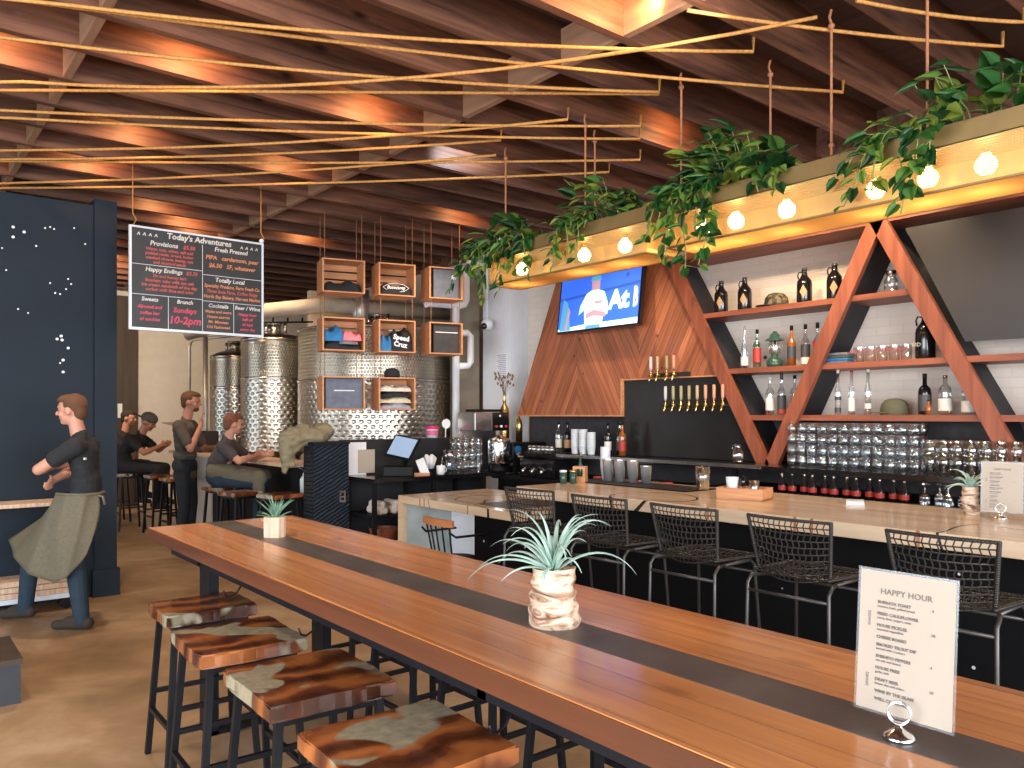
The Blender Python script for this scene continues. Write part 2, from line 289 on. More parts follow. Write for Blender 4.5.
for n,c in dict(chalkwhite=(.55,.56,.54),chalkred=(.42,.09,.08),chalkorange=(.52,.21,.1),chalkpink=(.5,.07,.12),blueshirt=(.02,.16,.4),pink=(.75,.2,.25),blackcloth=(.014,.014,.02),greycloth=(.16,.16,.18),stripecloth=(.3,.32,.4),cream=(.6,.52,.36),slate=(.13,.15,.2),darkslate=(.05,.045,.047),skin=(.56,.27,.18),skin2=(.44,.2,.13),hairbrown=(.10,.042,.02),hairdark=(.02,.014,.012),hairred=(.17,.06,.03),blackshirt=(.012,.013,.015),taupeshirt=(.085,.07,.055),plumshirt=(.06,.048,.05),jeans=(.014,.032,.055),darkpants=(.012,.018,.024),shoe=(.035,.026,.02),capgrey=(.09,.085,.075),canvas=(.22,.19,.115),towel=(.66,.6,.52)).items():
    M[n]=mat(n+'_surface',c,.85 if 'chalk' not in n else .9,var=.18,scale=14,bump=.15 if 'cloth' in n or 'shirt' in n or n in('jeans','canvas') else 0)
M['skin']=mat('skin_surface',(.56,.27,.18),.5,var=.06)
M['skin2']=mat('skin_tanned',(.44,.2,.13),.5,var=.06)
def apronmat():
    m,t,b=nt('green_brown_canvas_apron'); b.inputs['Roughness'].default_value=.85; tc=N(t,'ShaderNodeTexCoord')
    n=N(t,'ShaderNodeTexNoise',Scale=60.0,Detail=4.0); t.links.new(tc.outputs['Object'],n.inputs['Vector'])
    r=N(t,'ShaderNodeValToRGB'); e=r.color_ramp.elements; e[0].color=(.09,.078,.05,1); e[1].color=(.17,.15,.10,1); t.links.new(n.outputs[0],r.inputs[0]); t.links.new(r.outputs[0],b.inputs['Base Color']); return m
M['apron']=apronmat()
def wavy():
    m,t,b=nt('wavy_blue_black_tile'); b.inputs['Roughness'].default_value=.22; b.inputs['Base Color'].default_value=(.03,.045,.065,1); b.inputs['Metallic'].default_value=.3
    tc=N(t,'ShaderNodeTexCoord'); mp=N(t,'ShaderNodeMapping'); mp.inputs['Rotation'].default_value=(0,.5,0); t.links.new(tc.outputs['Object'],mp.inputs[0])
    w=N(t,'ShaderNodeTexWave',Scale=9.0,Distortion=3.0,Detail=1.0,bands_direction='Z'); t.links.new(mp.outputs[0],w.inputs['Vector'])
    bp=N(t,'ShaderNodeBump',Strength=1.0,Distance=.02); t.links.new(w.outputs['Fac'],bp.inputs['Height']); t.links.new(bp.outputs[0],b.inputs['Normal']); return m
M['wavy']=wavy()
M['screen']=emit('pos_screen_glow',(.3,.42,.6),.15)
M['tvblue']=emit('tv_blue',(.03,.12,.7),.6)
M['tvdeep']=emit('tv_deep_blue',(.02,.08,.4),.5)
M['tvwhite']=emit('tv_white',(.5,.78,.85),.55)
M['tvskin']=emit('tv_skin',(.4,.25,.3),.5)
M['tvteal']=emit('tv_teal',(.08,.3,.5),.5)
M['redled']=mat('red_plastic',(.55,.04,.03),.3)
M['blueplastic']=glass('blue_bottle_plastic',(.35,.65,.85),.3)
M['dried']=mat('dried_stems',(.2,.13,.06),.8)

# ------------------------------------------------------------------ mesh builder
class MB:
    def __init__(s): s.bm=bmesh.new(); s.mats=[]; s.cur=0
    def m(s,mat):
        if mat not in s.mats: s.mats.append(mat)
        s.cur=s.mats.index(mat); return s
    def _f(s,vs,smooth=False):
        try:
            f=s.bm.faces.new(vs); f.material_index=s.cur; f.smooth=smooth; return f
        except ValueError: return None
    def box(s,lo,hi,bev=0,M4=None):
        (a,b,c),(d,e,f)=lo,hi
        if a>d:a,d=d,a
        if b>e:b,e=e,b
        if c>f:c,f=f,c
        vs=[Vector(p) for p in((a,b,c),(d,b,c),(d,e,c),(a,e,c),(a,b,f),(d,b,f),(d,e,f),(a,e,f))]
        if M4: vs=[M4@v for v in vs]
        v=[s.bm.verts.new(p) for p in vs]
        fs=[s._f([v[i] for i in q]) for q in((0,3,2,1),(4,5,6,7),(0,1,5,4),(1,2,6,5),(2,3,7,6),(3,0,4,7))]
        if bev:
            es=list({e for f in fs for e in f.edges})
            r=bmesh.ops.bevel(s.bm,geom=es,offset=bev,segments=2,affect='EDGES',profile=.6)
            for f in r['faces']: f.material_index=s.cur
        return s
    def bar(s,p,q,w,h,up=(0,0,1),bev=0):
        p=Vector(p);q=Vector(q);z=(q-p);L=z.length;z=z/L;u=Vector(up)
        if abs(z.dot(u))>.98:u=Vector((1,0,0))
        x=u.cross(z).normalized();y=z.cross(x)
        m=Matrix((( x.x,y.x,z.x,p.x),(x.y,y.y,z.y,p.y),(x.z,y.z,z.z,p.z),(0,0,0,1)))
        return s.box((-w/2,-h/2,0),(w/2,h/2,L),bev,m)
    def prism(s,poly,axis,lo,hi):
        """poly: 2D outline in the two other axes (cyclic order), extruded along axis"""
        def P(a,b,c):
            return {'x':(c,a,b),'y':(a,c,b),'z':(a,b,c)}[axis]
        A=[s.bm.verts.new(P(a,b,lo)) for a,b in poly]; B=[s.bm.verts.new(P(a,b,hi)) for a,b in poly]
        n=len(poly); s._f(A[::-1]); s._f(B)
        for i in range(n): s._f([A[i],A[(i+1)%n],B[(i+1)%n],B[i]])
        return s
    def ring(s,c,r,x,y,n): return [s.bm.verts.new(c+x*(r*math.cos(2*PI*i/n))+y*(r*math.sin(2*PI*i/n))) for i in range(n)]
    def tube(s,pts,r,n=8,closed=False,caps=True):
        pts=[Vector(p) for p in pts]; rs=r if isinstance(r,(list,tuple)) else [r]*len(pts)
        rings=[];L=len(pts);up=None
        for i,p in enumerate(pts):
            if closed: t=pts[(i+1)%L]-pts[i-1]
            else: t=pts[min(i+1,L-1)]-pts[max(i-1,0)]
            t.normalize()
            if up is None: up=Vector((0,0,1)) if abs(t.z)<.9 else Vector((1,0,0))
            x=up.cross(t)
            if x.length<1e-4: x=Vector((1,0,0)).cross(t)
            x.normalize(); y=t.cross(x).normalized(); up=y
            rings.append(s.ring(p,rs[i],x,y,n))
        for i in range(L if closed else L-1):
            a,b=rings[i],rings[(i+1)%L]
            for j in range(n): s._f([a[j],a[(j+1)%n],b[(j+1)%n],b[j]],True)
        if caps and not closed: s._f(rings[0][::-1]); s._f(rings[-1])
        return s
    def cyl(s,p,q,r,r2=None,n=16): return s.tube([p,q],[r,r if r2 is None else r2],n)
    def lathe(s,prof,c=(0,0,0),n=20,smooth=True,M4=None,caps=True,uv=False):
        rings=[]
        for r,z in prof:
            rg=[]
            for i in range(n):
                p=Vector((c[0]+r*math.cos(2*PI*i/n),c[1]+r*math.sin(2*PI*i/n),c[2]+z))
                if M4:p=M4@p
                rg.append(s.bm.verts.new(p))
            rings.append(rg)
        for a,b in zip(rings,rings[1:]):
            for j in range(n): s._f([a[j],a[(j+1)%n],b[(j+1)%n],b[j]],smooth)
        if caps:
            s._f(rings[0][::-1]); s._f(rings[-1])
        return s
    def ell(s,c,r,rot=None,seg=14,rings=10):
        c=Vector(c); r=(r,r,r) if isinstance(r,(int,float)) else r
        m=Matrix.Translation(c)@(rot.to_matrix().to_4x4() if rot else Matrix())@Matrix.Diagonal((*r,1))
        g=bmesh.ops.create_uvsphere(s.bm,u_segments=seg,v_segments=rings,radius=1,matrix=m)
        for v in g['verts']:
            for f in v.link_faces: f.material_index=s.cur; f.smooth=True
        return s
    def cap(s,p,q,r1,r2=None,n=12):
        """tapered capsule"""
        r2=r1 if r2 is None else r2
        s.ell(p,r1,seg=n,rings=8); s.ell(q,r2,seg=n,rings=8); s.tube([p,q],[r1,r2],n); return s
    def quad(s,pts,smooth=False): s._f([s.bm.verts.new(p) for p in pts],smooth); return s
    def grid(s,fn,nu,nv,smooth=True,double=0):
        g=[[s.bm.verts.new(fn(i/nu,j/nv)) for j in range(nv+1)] for i in range(nu+1)]
        for i in range(nu):
            for j in range(nv): s._f([g[i][j],g[i+1][j],g[i+1][j+1],g[i][j+1]],smooth)
        return s
    def build(s,name,mats=None,parent=None,loc=None,rotz=0,remesh=0,smooth_it=0,solid=0,subsurf=0,sub_noise=0,label=None,norm=True):
        if norm: bmesh.ops.recalc_face_normals(s.bm,faces=s.bm.faces)
        me=bpy.data.meshes.new(name); s.bm.to_mesh(me); s.bm.free()
        ms=s.mats if s.mats else ([mats] if not isinstance(mats,(list,tuple)) else mats)
        for m_ in ms: me.materials.append(m_)
        o=bpy.data.objects.new(name,me); COL.objects.link(o)
        if remesh or solid or subsurf:
            if remesh:
                md=o.modifiers.new('r','REMESH'); md.mode='VOXEL'; md.voxel_size=remesh; md.use_smooth_shade=True
                if smooth_it: ms_=o.modifiers.new('s','SMOOTH'); ms_.iterations=smooth_it; ms_.factor=.6
            if solid: sd=o.modifiers.new('d','SOLIDIFY'); sd.thickness=solid; sd.offset=0
            if subsurf: ss=o.modifiers.new('b','SUBSURF'); ss.levels=subsurf; ss.render_levels=subsurf
            dg=bpy.context.evaluated_depsgraph_get(); me2=bpy.data.meshes.new_from_object(o.evaluated_get(dg))
            o.modifiers.clear(); o.data=me2; bpy.data.meshes.remove(me); me2.name=name
            if remesh or subsurf:
                for p in me2.polygons: p.use_smooth=True
            if not me2.materials:
                for m_ in ms: me2.materials.append(m_)
        if parent: o.parent=parent
        if loc is not None: o.location=loc
        if rotz: o.rotation_euler=(0,0,rotz)
        if label: o['label']=label
        return o
def tag(o,label=None,cat=None,group=None,kind=None):
    if label: o['label']=label
    if cat: o['category']=cat
    if group: o['group']=group
    if kind: o['kind']=kind
    return o
def thing(name,label,cat,loc=(0,0,0),rotz=0,group=None):
    o=bpy.data.objects.new(name,None); COL.objects.link(o); o.location=loc; o.rotation_euler=(0,0,rotz); o.empty_display_size=.1
    return tag(o,label,cat,group)
def struct(o): o['kind']='structure'; return o
def copy_tree(o,parent=None,kids=None):
    c=o.copy(); COL.objects.link(c); c.parent=parent
    for ch in list(o.children): copy_tree(ch,c)
    return c
def dup(o,loc,rotz=None,label=None,group=None,scale=None):
    c=copy_tree(o); c.location=loc
    if rotz is not None: c.rotation_euler=(0,0,rotz)
    if label: c['label']=label
    if group: c['group']=group
    if scale is not None: c.scale=(scale,)*3 if isinstance(scale,(int,float)) else scale
    return c
def text_obj(name,body,size,mtl,parent,loc,rot,align='LEFT',shear=0,bold=0,xs=1):
    cu=bpy.data.curves.new(name,'FONT'); cu.body=body; cu.size=size; cu.align_x=align; cu.shear=shear; cu.offset=bold; cu.resolution_u=2; cu.extrude=.0004
    t=bpy.data.objects.new(name,cu); COL.objects.link(t)
    dg=bpy.context.evaluated_depsgraph_get(); me=bpy.data.meshes.new_from_object(t.evaluated_get(dg))
    bpy.data.objects.remove(t); bpy.data.curves.remove(cu)
    me.materials.clear(); me.materials.append(mtl)
    o=bpy.data.objects.new(name,me); COL.objects.link(o); o.parent=parent; o.location=loc; o.rotation_euler=rot; o.scale=(xs,1,1)
    return o
def join_texts(name,lst,parent):
    """several text meshes of one sign into one part; lst of (body,size,mat,loc,rot,kw)"""
    bm=bmesh.new(); mats=[]
    for body,size,mtl,loc,rot,kw in lst:
        o=text_obj('t',body,size,mtl,None,(0,0,0),(0,0,0),**kw)
        xs=o.scale[0]
        mw=Matrix.Translation(loc)@Euler(rot).to_matrix().to_4x4()@Matrix.Diagonal((xs,1,1,1))
        if mtl not in mats: mats.append(mtl)
        me=o.data; me.transform(mw); n0=len(bm.faces); bm.from_mesh(me); bm.faces.ensure_lookup_table()
        for f in bm.faces[n0:]: f.material_index=mats.index(mtl)
        bpy.data.objects.remove(o); bpy.data.meshes.remove(me)
    me=bpy.data.meshes.new(name); bm.to_mesh(me); bm.free()
    for m_ in mats: me.materials.append(m_)
    o=bpy.data.objects.new(name,me); COL.objects.link(o); o.parent=parent; return o
# ------------------------------------------------------------------ camera, world, lights
cam_d=bpy.data.cameras.new('camera'); cam=bpy.data.objects.new('camera',cam_d); COL.objects.link(cam)
cam.location=(0,0,1.6); cam.rotation_euler=(R(90),0,R(-38.88)); cam_d.sensor_width=36; cam_d.lens=27.77; cam_d.shift_y=.0303
scene.camera=cam
w=bpy.data.worlds.new('daylight'); scene.world=w; w.use_nodes=True
w.node_tree.nodes['Background'].inputs[0].default_value=(.78,.9,1,1); w.node_tree.nodes['Background'].inputs[1].default_value=1.5
scene.view_settings.view_transform='Standard'; scene.view_settings.look='None'; scene.view_settings.gamma=1; scene.view_settings.use_curve_mapping=False
scene.view_settings.exposure=.75
def light(name,kind,loc,energy,color,size=.1,target=None,spot=60,blend=.6,sy=None):
    l=bpy.data.lights.new(name,kind); l.energy=energy; l.color=color
    if kind=='AREA':
        l.size=size
        if sy: l.shape='RECTANGLE'; l.size_y=sy
    elif kind!='SUN': l.shadow_soft_size=size
    if kind=='SPOT': l.spot_size=R(spot); l.spot_blend=blend
    o=bpy.data.objects.new(name,l); COL.objects.link(o); o.location=loc
    if target: o.rotation_euler=(Vector(target)-Vector(loc)).to_track_quat('-Z','Y').to_euler()
    return o
# daylight through the storefront windows behind and to the left of the camera
light('front_window_daylight','AREA',(1.0,-3.8,1.9),370,(.97,.97,1),6,(1.5,4,1.0),sy=2.6)
light('side_window_daylight','AREA',(-3.8,1.5,1.9),260,(.93,.96,1),5,(2,4,1.0),sy=2.6)
# added spots without fixtures, brightening table, floor, bar, shelves and walls
for p,t,e in (((2.2,11.5,3.6),(3.2,15.0,1.8),330),((3.6,9.4,3.6),(4.6,10.4,1.8),50),((2.2,9.6,3.6),(3.4,9.8,1.0),110),((4.7,6.6,3.6),(4.6,8.2,1.0),60),((2.0,3.4,3.6),(1.7,3.0,.9),45),((5.0,2.3,3.6),(4.4,2.2,1.0),70),((5.0,4.1,3.6),(4.4,3.9,1.0),60),((.0,4.2,3.6),(.5,4.2,.0),90),((5.2,2.8,3.6),(6.3,3.2,1.9),110),((4.9,3.6,3.6),(6.3,4.2,2.0),70),((5.1,5.4,3.6),(5.8,5.6,1.0),60),((.8,5.0,3.6),(1.0,5.6,.9),25),((5.2,1.4,3.6),(6.3,1.6,1.6),60),((1.3,6.6,3.6),(1.6,6.2,.0),110)):
    light('fill_spot','SPOT',p,e,(1,.75,.48),.05,t,95,.8)

# ------------------------------------------------------------------ setting
b=MB(); b.box((-6,-5,-.2),(9,16,0)); struct(b.build('floor',M['floor']))
b=MB(); b.box((-6,-5,4.08),(9,16,4.2)); struct(b.build('ceiling',M['deck']))
b=MB(); b.box((6.4,-5,0),(6.6,8.16,4.08)); struct(b.build('wall_right',M['whitebrick']))
b=MB(); b.box((6.4,8.16,0),(6.6,15.2,4.08)); struct(b.build('wall_tank_side',M['beige']))
b=MB(); b.box((-6,15.2,0),(9,15.4,4.08)); struct(b.build('wall_far',M['whitewall']))
b=MB(); b.box((-6,7.74,0),(1.5,8.1,3.45)); nv=struct(b.build('wall_left',M['navy']))
b=MB(); b.box((1.5,7.70,.24),(1.68,8.3,3.5)); struct(b.build('trim_1',M['navy']))
b=MB(); b.box((1.48,7.67,0),(1.70,8.32,.24),.005); struct(b.build('baseboard_left',M['navy']))
b=MB(); b.box((4.75,10.4,0),(6.4,10.5,3.35)); struct(b.build('wall_back',M['beige']))
b=MB(); b.box((6.1,7.62,0),(6.4,8.16,4.08)); struct(b.build('trim_2',M['whitetrim']))
# storefront behind the camera: piers and head with open daylight between
for i,x in enumerate((-6,-2.6,.8,4.2,8.7)):
    b=MB(); b.box((x,-5.0,0),(x+.3,-4.8,3.2)); struct(b.build('trim_%d'%(3+i),M['black']))
b=MB(); b.box((-6,-5,3.2),(9,-4.8,4.08)); struct(b.build('wall_front',M['whitewall']))
for i,y in enumerate((-4.8,-.6,3.6,7.44)):
    b=MB(); b.box((-6,y,0),(-5.8,y+.3,3.2)); struct(b.build('trim_%d'%(8+i),M['black']))
b=MB(); b.box((-6,-4.8,3.2),(-5.8,7.74,4.08)); struct(b.build('wall_side',M['whitewall']))
b=MB(); b.box((6.35,-5,3.72),(6.398,15.2,4.079)); struct(b.build('trim_12',M['joist']))
# constellation dots painted on the navy wall (X,Z on the wall face)
dots=[(45,228),(13,227),(13,237),(24,232),(50,227),(54,229),(74,228),(85,244),(36,246),(2,248),(6,270),(68,279),(71,284),(66,289),(60,294),(55,293),(50,283),(18,309),(28,313),(57,339),(61,336),(62,340),(68,348),(63,360),(60,363),(63,372)]
b=MB()
for k,(u,v) in enumerate(dots):
    a=(u-512)/790.; yc=.7784-a*.6277; t=7.735/yc; X=(a*.7784+.6277)*t; Z=1.6-(v-415)/790.*t; r=.012 if k in(1,2,3,19,20,21,22,23,25) else .007
    b.cyl((X,7.739,Z),(X,7.730,Z),r,n=8)
b.build('constellation_dot',M['starwhite'],nv,label='white constellation dots')
# dark wooden door in the far wall
b=MB(); b.box((2.5,15.12,0),(3.64,15.2,3.7)); dr=struct(b.build('door_1',M['darkwood']))
b=MB(); b.box((2.65,15.09,.1),(3.5,15.12,1.05)).box((2.65,15.09,1.15),(3.5,15.12,2.3)); b.build('door_panel',M['darkwood'],dr)
b=MB(); b.box((3.3,15.05,1.55),(3.37,15.09,1.8)); b.build('door_plate',M['whitepaper'],dr)

# ------------------------------------------------------------------ ceiling joists and bridging
ys=[3.17+.532*k for k in range(-10,23)]
J0=None
for k,y in enumerate(ys):
    if J0 is None:
        b=MB(); b.box((-5.8,-.03,0),(6.4,.03,.3)); J0=b.build('ceiling_joist',M['joist'],loc=(0,y,3.78)); o=J0
    else: o=J0.copy(); COL.objects.link(o); o.location=(0,y,3.78)
    tag(o,'reddish brown roof joist in the row running across the whole ceiling','beam','roof joists across the ceiling')
B0=None
for row,(X,sl) in enumerate(((.97,0),(3.38,0))):
    for k in range(len(ys)-1):
        y=ys[k]
        if B0 is None:
            b=MB(); b.box((-.025,.031,0),(.025,.501,.24)); B0=b.build('bridging_block',M['block'],loc=(X,y,3.785)); o=B0
        else: o=B0.copy(); COL.objects.link(o); o.location=(X,y,3.785)
        tag(o,('pale timber block between joists in the line over the left stools','pale timber block between joists in the line nearer the planters')[row],'beam',('left line of bridging blocks','right line of bridging blocks')[row])
# recessed can lamps in the joist bays, each grazing one joist face
def can(x,y,e=9):
    t=thing('ceiling_lamp','small black can lamp tucked between roof joists','lamp',(x,y,4.08),0,'can lamps between the joists')
    b=MB(); b.cyl((0,0,-.16),(0,0,-.001),.045,n=14); b.build('lamp_housing',M['black'],t)
    b=MB(); b.cyl((0,0,-.165),(0,0,-.161),.035,n=14); b.build('lamp_lens',M['canlamp'],t)
    light('joist_lamp','SPOT',(x,y,3.90),e*1.7,(1,.50,.2),.04,(x+.0,y+.30,3.80),150,1.0)
for x,y,e in ((.55,5.55,10),(1.55,5.05,11),(1.62,6.62,9),(1.5,7.68,8),(2.85,5.05,10),(2.9,6.63,9),(2.35,8.75,8),(2.8,9.28,8),(3.08,9.81,8),(4.3,9.28,8),(5.0,3.92,8),(3.30,2.92,16),(3.05,2.92,8),(.5,8.2,6),(5.2,7.15,7),(2.1,10.9,7),(2.6,11.9,7)):
    k=round((y-3.17)/.532-.5); yy=3.17+.532*k+.20
    can(x,yy,e)

light('bright_patch_spot','SPOT',(4.12,5.42,3.97),16,(.85,.92,1),.04,(4.2,5.80,3.92),115,.3)  # added cool spot for the bright joist patch; the roof has no opening
light('bright_patch_spot','SPOT',(3.1,2.3,3.55),22,(1,.93,.85),.04,(3.42,2.9,3.95),70,.5)  # added spot for a second bright patch, near the bridging blocks
# ------------------------------------------------------------------ ropes
ropes=[((.6,4.65),(3.95,2.68),.06),((.74,4.6),(4.9,2.65),.04),((.54,5.2),(3.97,3.40),.05),((.61,5.87),(3.87,2.235),.17),((.63,6.05),(3.99,3.42),.0),((.67,6.45),(4.33,3.885),.03),((.69,6.6),(4.53,4.07),.03),((.77,7.42),(3.83,4.12),.06),((.8,7.68),(3.72,4.75),.04),((.8,7.74),(4.9,4.4),.02),((.88,8.48),(3.905,5.048),.04),((.9,8.66),(4.94,4.79),.03),((3.28,2.62),(5.0,1.75),.02),((3.87,2.02),(4.78,1.57),.02)]
for i,(a,c,sag) in enumerate(ropes):
    a=Vector((*a,3.7)); c=Vector((*c,3.7))
    if i<12:
        d=(a-c); a2=c+d*(1+(a.x+3.0)/max(.1,(c.x-a.x)))
        if a2.y>7.6 and a.y<7.6: pass
    else: a2=a
    # from the far left anchor to the hook
    pts=[]
    for k in range(25):
        t=k/24; p=a2.lerp(c,t); tt=((p-a).length/(c-a).length) if (p-a).dot(c-a)>0 else 0
        pts.append((p.x,p.y,p.z-4*sag*tt*(1-tt) if tt>0 else p.z))
    if min((Vector((x,y))-c.xy).length for x,y in ((4.0,5.043),(4.0,4.115),(4.0,3.242),(4.0,2.227),(4.28,2.78)))>.15: pts.append((c.x+.006,c.y,c.z+.085))
    b=MB(); b.tube(pts,.0105,6)
    tag(b.build('ceiling_rope',M['rope']),'yellow rope strung taut below the roof joists','rope','yellow ropes fanned under the ceiling')
hang=[(4.0,5.043),(4.28,4.30),(4.0,4.115),(4.0,3.242),(4.28,2.78),(4.0,2.227),(4.0,1.73),(4.28,1.1)]
for x,y in hang:
    b=MB(); b.tube([(x,y,2.995),(x,y,3.7),(x,y+.012,3.74),(x,y,3.779)],.008,6).ell((x,y,3.05),.015).ell((x,y,3.69),.018)
    tag(b.build('hanging_rope',M['ropedark']),'brown rope dropping from a joist to the planter box','rope','ropes holding up the planters')

# ------------------------------------------------------------------ planters over the bar
def bulb(parent,y,x=.17,r=.05):
    b=MB(); b.cyl((x,y,.165),(x,y,.23),.02,n=12); s=b.build('bulb_socket',M['brass'],parent)
    b=MB(); b.ell((x,y,.115),r,seg=18,rings=12).cyl((x,y,.15),(x,y,.17),.022,n=12); b.build('bulb_glass',M['bulb'],s)
def planter(y0,y1,bulbs,label):
    t=thing('hanging_planter',label,'planter',(4.0,y0,2.69)); L=y1-y0; D=.34
    b=MB()
    for x in (0,D): b.box((x-.002,0,0),(x+.002,L,.2))
    b.box((0,-.002,.02),(D,.002,.2)).box((0,L-.002,.02),(D,L+.002,.2)); b.build('mesh_screen',M['goldmesh'],t,label='perforated gold side screens')
    b=MB(); b.box((-.004,-.004,.2),(D+.004,L+.004,.205))
    for x in (0,D): b.box((x-.004,-.004,.2),(x+.004,L+.004,.3))
    for y in (0,L): b.box((-.004,y-.004,.2),(D+.004,y+.004,.3))
    b.build('trough',M['goldsolid'],t,label='upper gold trough')
    b=MB()
    for x in (0,D-.012): b.box((x,0,-.012),(x+.012,L,0))
    for y in (0,L-.02): b.box((.012,y,-.012),(D-.012,y+.02,0))
    b.build('bottom_tray',M['goldsolid'],t)
    b=MB(); b.box((.012,.02,-.010),(D-.012,L-.02,-.006)); b.build('bottom_screen',M['diffuser'],t,label='glowing pale gold underside')
    b=MB(); b.box((.01,.01,.206),(D-.01,L-.01,.27)); b.build('soil',M['soil'],t)
    for y in bulbs: bulb(t,y-y0)
    return t
planter(3.53,5.27,(3.885,4.303,5.037),'shorter perforated gold planter box hanging above the television')
planter(.15,3.36,(3.20,2.95,2.60,2.07,1.80,1.53,.9,.4),'long perforated gold planter box hanging over the bar stools')

# pothos plants
def leaf(b,p,d,n,L,W):
    """folded heart-shaped leaf from p along d with normal n"""
    d=d.normalized(); s=d.cross(n).normalized(); n=s.cross(d).normalized()
    mid=[p, p+d*L*.30-n*L*.03, p+d*L*.65-n*L*.09, p+d*L-n*L*.24]
    wv=[.0,.5,.38,0]; bk=[-.12,-.05,.0,0]
    mv=[b.bm.verts.new(q) for q in mid]
    for sg in (1,-1):
        e=[b.bm.verts.new(p+s*sg*W*.30-d*L*.12+n*L*.03), b.bm.verts.new(mid[1]+s*sg*W*.52+n*L*.05), b.bm.verts.new(mid[2]+s*sg*W*.36+n*L*.04)]
        b._f([mv[0],e[0],e[1],mv[1]],True); b._f([mv[1],e[1],e[2],mv[2]],True); b._f([mv[2],e[2],mv[3]],True)
def pothos(cx,cy,cz,half,hgt,n,vines,label,seed):
    rnd=random.Random(seed)
    t=thing('pothos_plant',label,'plant',(cx,cy,cz))
    lf=MB(); st=MB()
    for k in range(n):
        y=rnd.uniform(-half,half); x=rnd.uniform(-.20,.17); env=(1-(abs(y)/half)**2.2)
        z=rnd.uniform(.0,hgt)*env+.02; base=Vector((x*.3,y*.8,0)); p=Vector((x*(1+z*1.5),y,z))
        out=Vector((x*3.2-.25,y*1.0+rnd.uniform(-.6,.6),rnd.uniform(-.35,.45))).normalized(); nn=Vector((rnd.uniform(-.5,.3),rnd.uniform(-.5,.5),1))
        L=rnd.uniform(.08,.155); leaf(lf,p,out,nn,L,L*.8)
        if k%2==0: st.tube([base,(base+p)/2+Vector((0,0,.03)),p],.003,4,caps=False)
    for (y0,dy,L) in vines:
        p=Vector((-.16,y0,.04)); pts=[p.copy()]; v=Vector((-.5,dy*.6,.25)); steps=int(L/.03)
        for s_ in range(steps):
            v=v*.72+Vector((rnd.uniform(-.10,.06)*.6,dy*.20+rnd.uniform(-.22,.22),-.34 if s_>1 else 0)); p=p+v.normalized()*.03
            if p.x<-.30: p.x=-.30
            pts.append(p.copy())
            if s_>0 and rnd.random()<.75:
                out=Vector((rnd.uniform(-1,.1),rnd.uniform(-1,1),rnd.uniform(-.8,.25))); Lf=rnd.uniform(.06,.12)*(1-.35*s_/steps)
                q=p+out.normalized()*.03; st.tube([p,q],.0022,4,caps=False); leaf(lf,q,out+Vector((0,0,-.35)),Vector((-.8,rnd.uniform(-.6,.6),.6)),Lf,Lf*.85)
        st.tube(pts,.0042,5)
    st.build('vine',M['vine'],t,norm=False); lf.build('foliage',M['leaf'],t,norm=False)
pothos(4.15,5.12,2.97,.42,.24,130,[(.22,.3,.36),(.08,.1,.46),(-.02,-.2,.52),(.15,.5,.30),(-.15,-.4,.50),(-.32,-.3,.42),(.02,0,.58),(.30,.6,.45),(-.22,.2,.38)],'dark leafy trailing pothos at the far end of the short planter',3)
pothos(4.15,4.02,2.97,.30,.30,110,[(.2,.4,.32),(.12,.1,.44),(.25,.2,.42),(.28,-.2,.3),(.0,0,.2)],'bushy dark pothos at the near end of the short planter',5)
pothos(4.15,2.94,2.97,.44,.34,230,[(.36,.3,.40),(.30,.2,.56),(.22,-.2,.44),(.12,.1,.66),(.05,-.2,.50),(-.02,.2,.62),(.34,-.1,.30),(-.2,-.5,.24),(-.33,-.3,.26),(.18,.4,.50)],'largest leafy pothos spilling over the far end of the long planter',8)
pothos(4.15,1.50,2.97,.50,.26,130,[(.40,.5,.46),(.34,.4,.40),(.26,.2,.42),(.20,.5,.56),(.12,.3,.34),(.44,.7,.30)],'pothos trailing from the long planter near the right edge',11)
# ------------------------------------------------------------------ communal table
T=thing('communal_table','long glossy orange plank table with a dark steel strip down its middle','table',(1.63,2.4,0))
def wl(x,y,z): return (x-1.63,y-2.4,z)
b=MB(); b.box(wl(1.2147,-.9,.90),wl(1.5315,4.80,.96),.002); b.build('tabletop_plank',M['table'],T,label='left run of orange planks')
b=MB(); b.box(wl(1.6985,-.9,.90),wl(2.0703,4.80,.96),.002); b.build('tabletop_plank',M['table'],T,label='right run of orange planks')
b=MB(); b.box(wl(1.532,-.9,.905),wl(1.698,4.802,.9605),.002); b.build('steel_strip',M['steelstrip'],T)
b=MB(); b.box(wl(1.209,-.9,.895),wl(1.2145,4.806,.957)).box(wl(1.209,4.8065,.895),wl(2.076,4.812,.957)).box(wl(2.0705,-.9,.895),wl(2.076,4.806,.957)); b.build('table_edge',M['tabledark'],T,label='darker wooden edge band')
b=MB(); 
for x in (1.28,1.96): b.box(wl(x,-.8,.83),wl(x+.04,4.6,.894))
for y in (-.75,1.7,4.1): b.box(wl(1.28,y,.83),wl(2.0,y+.04,.894))
b.build('under_frame',M['blacksteel'],T)
for y in (4.0,1.0,-.7):
    b=MB(); b.box(wl(1.29,y,0),wl(1.34,y+.14,.86)).box(wl(1.90,y,0),wl(1.95,y+.14,.86)).box(wl(1.29,y,0),wl(1.95,y+.14,.02)); b.build('leg_frame',M['blacksteel'],T)
for y in (3.55,2.75,1.6):
    b=MB(); b.tube([wl(1.30,y,.845),wl(1.27,y,.80),wl(1.24,y,.785),wl(1.215,y-.01,.795),wl(1.205,y-.015,.82)],.004,6); b.build('bag_hook',M['blacksteel'],T)

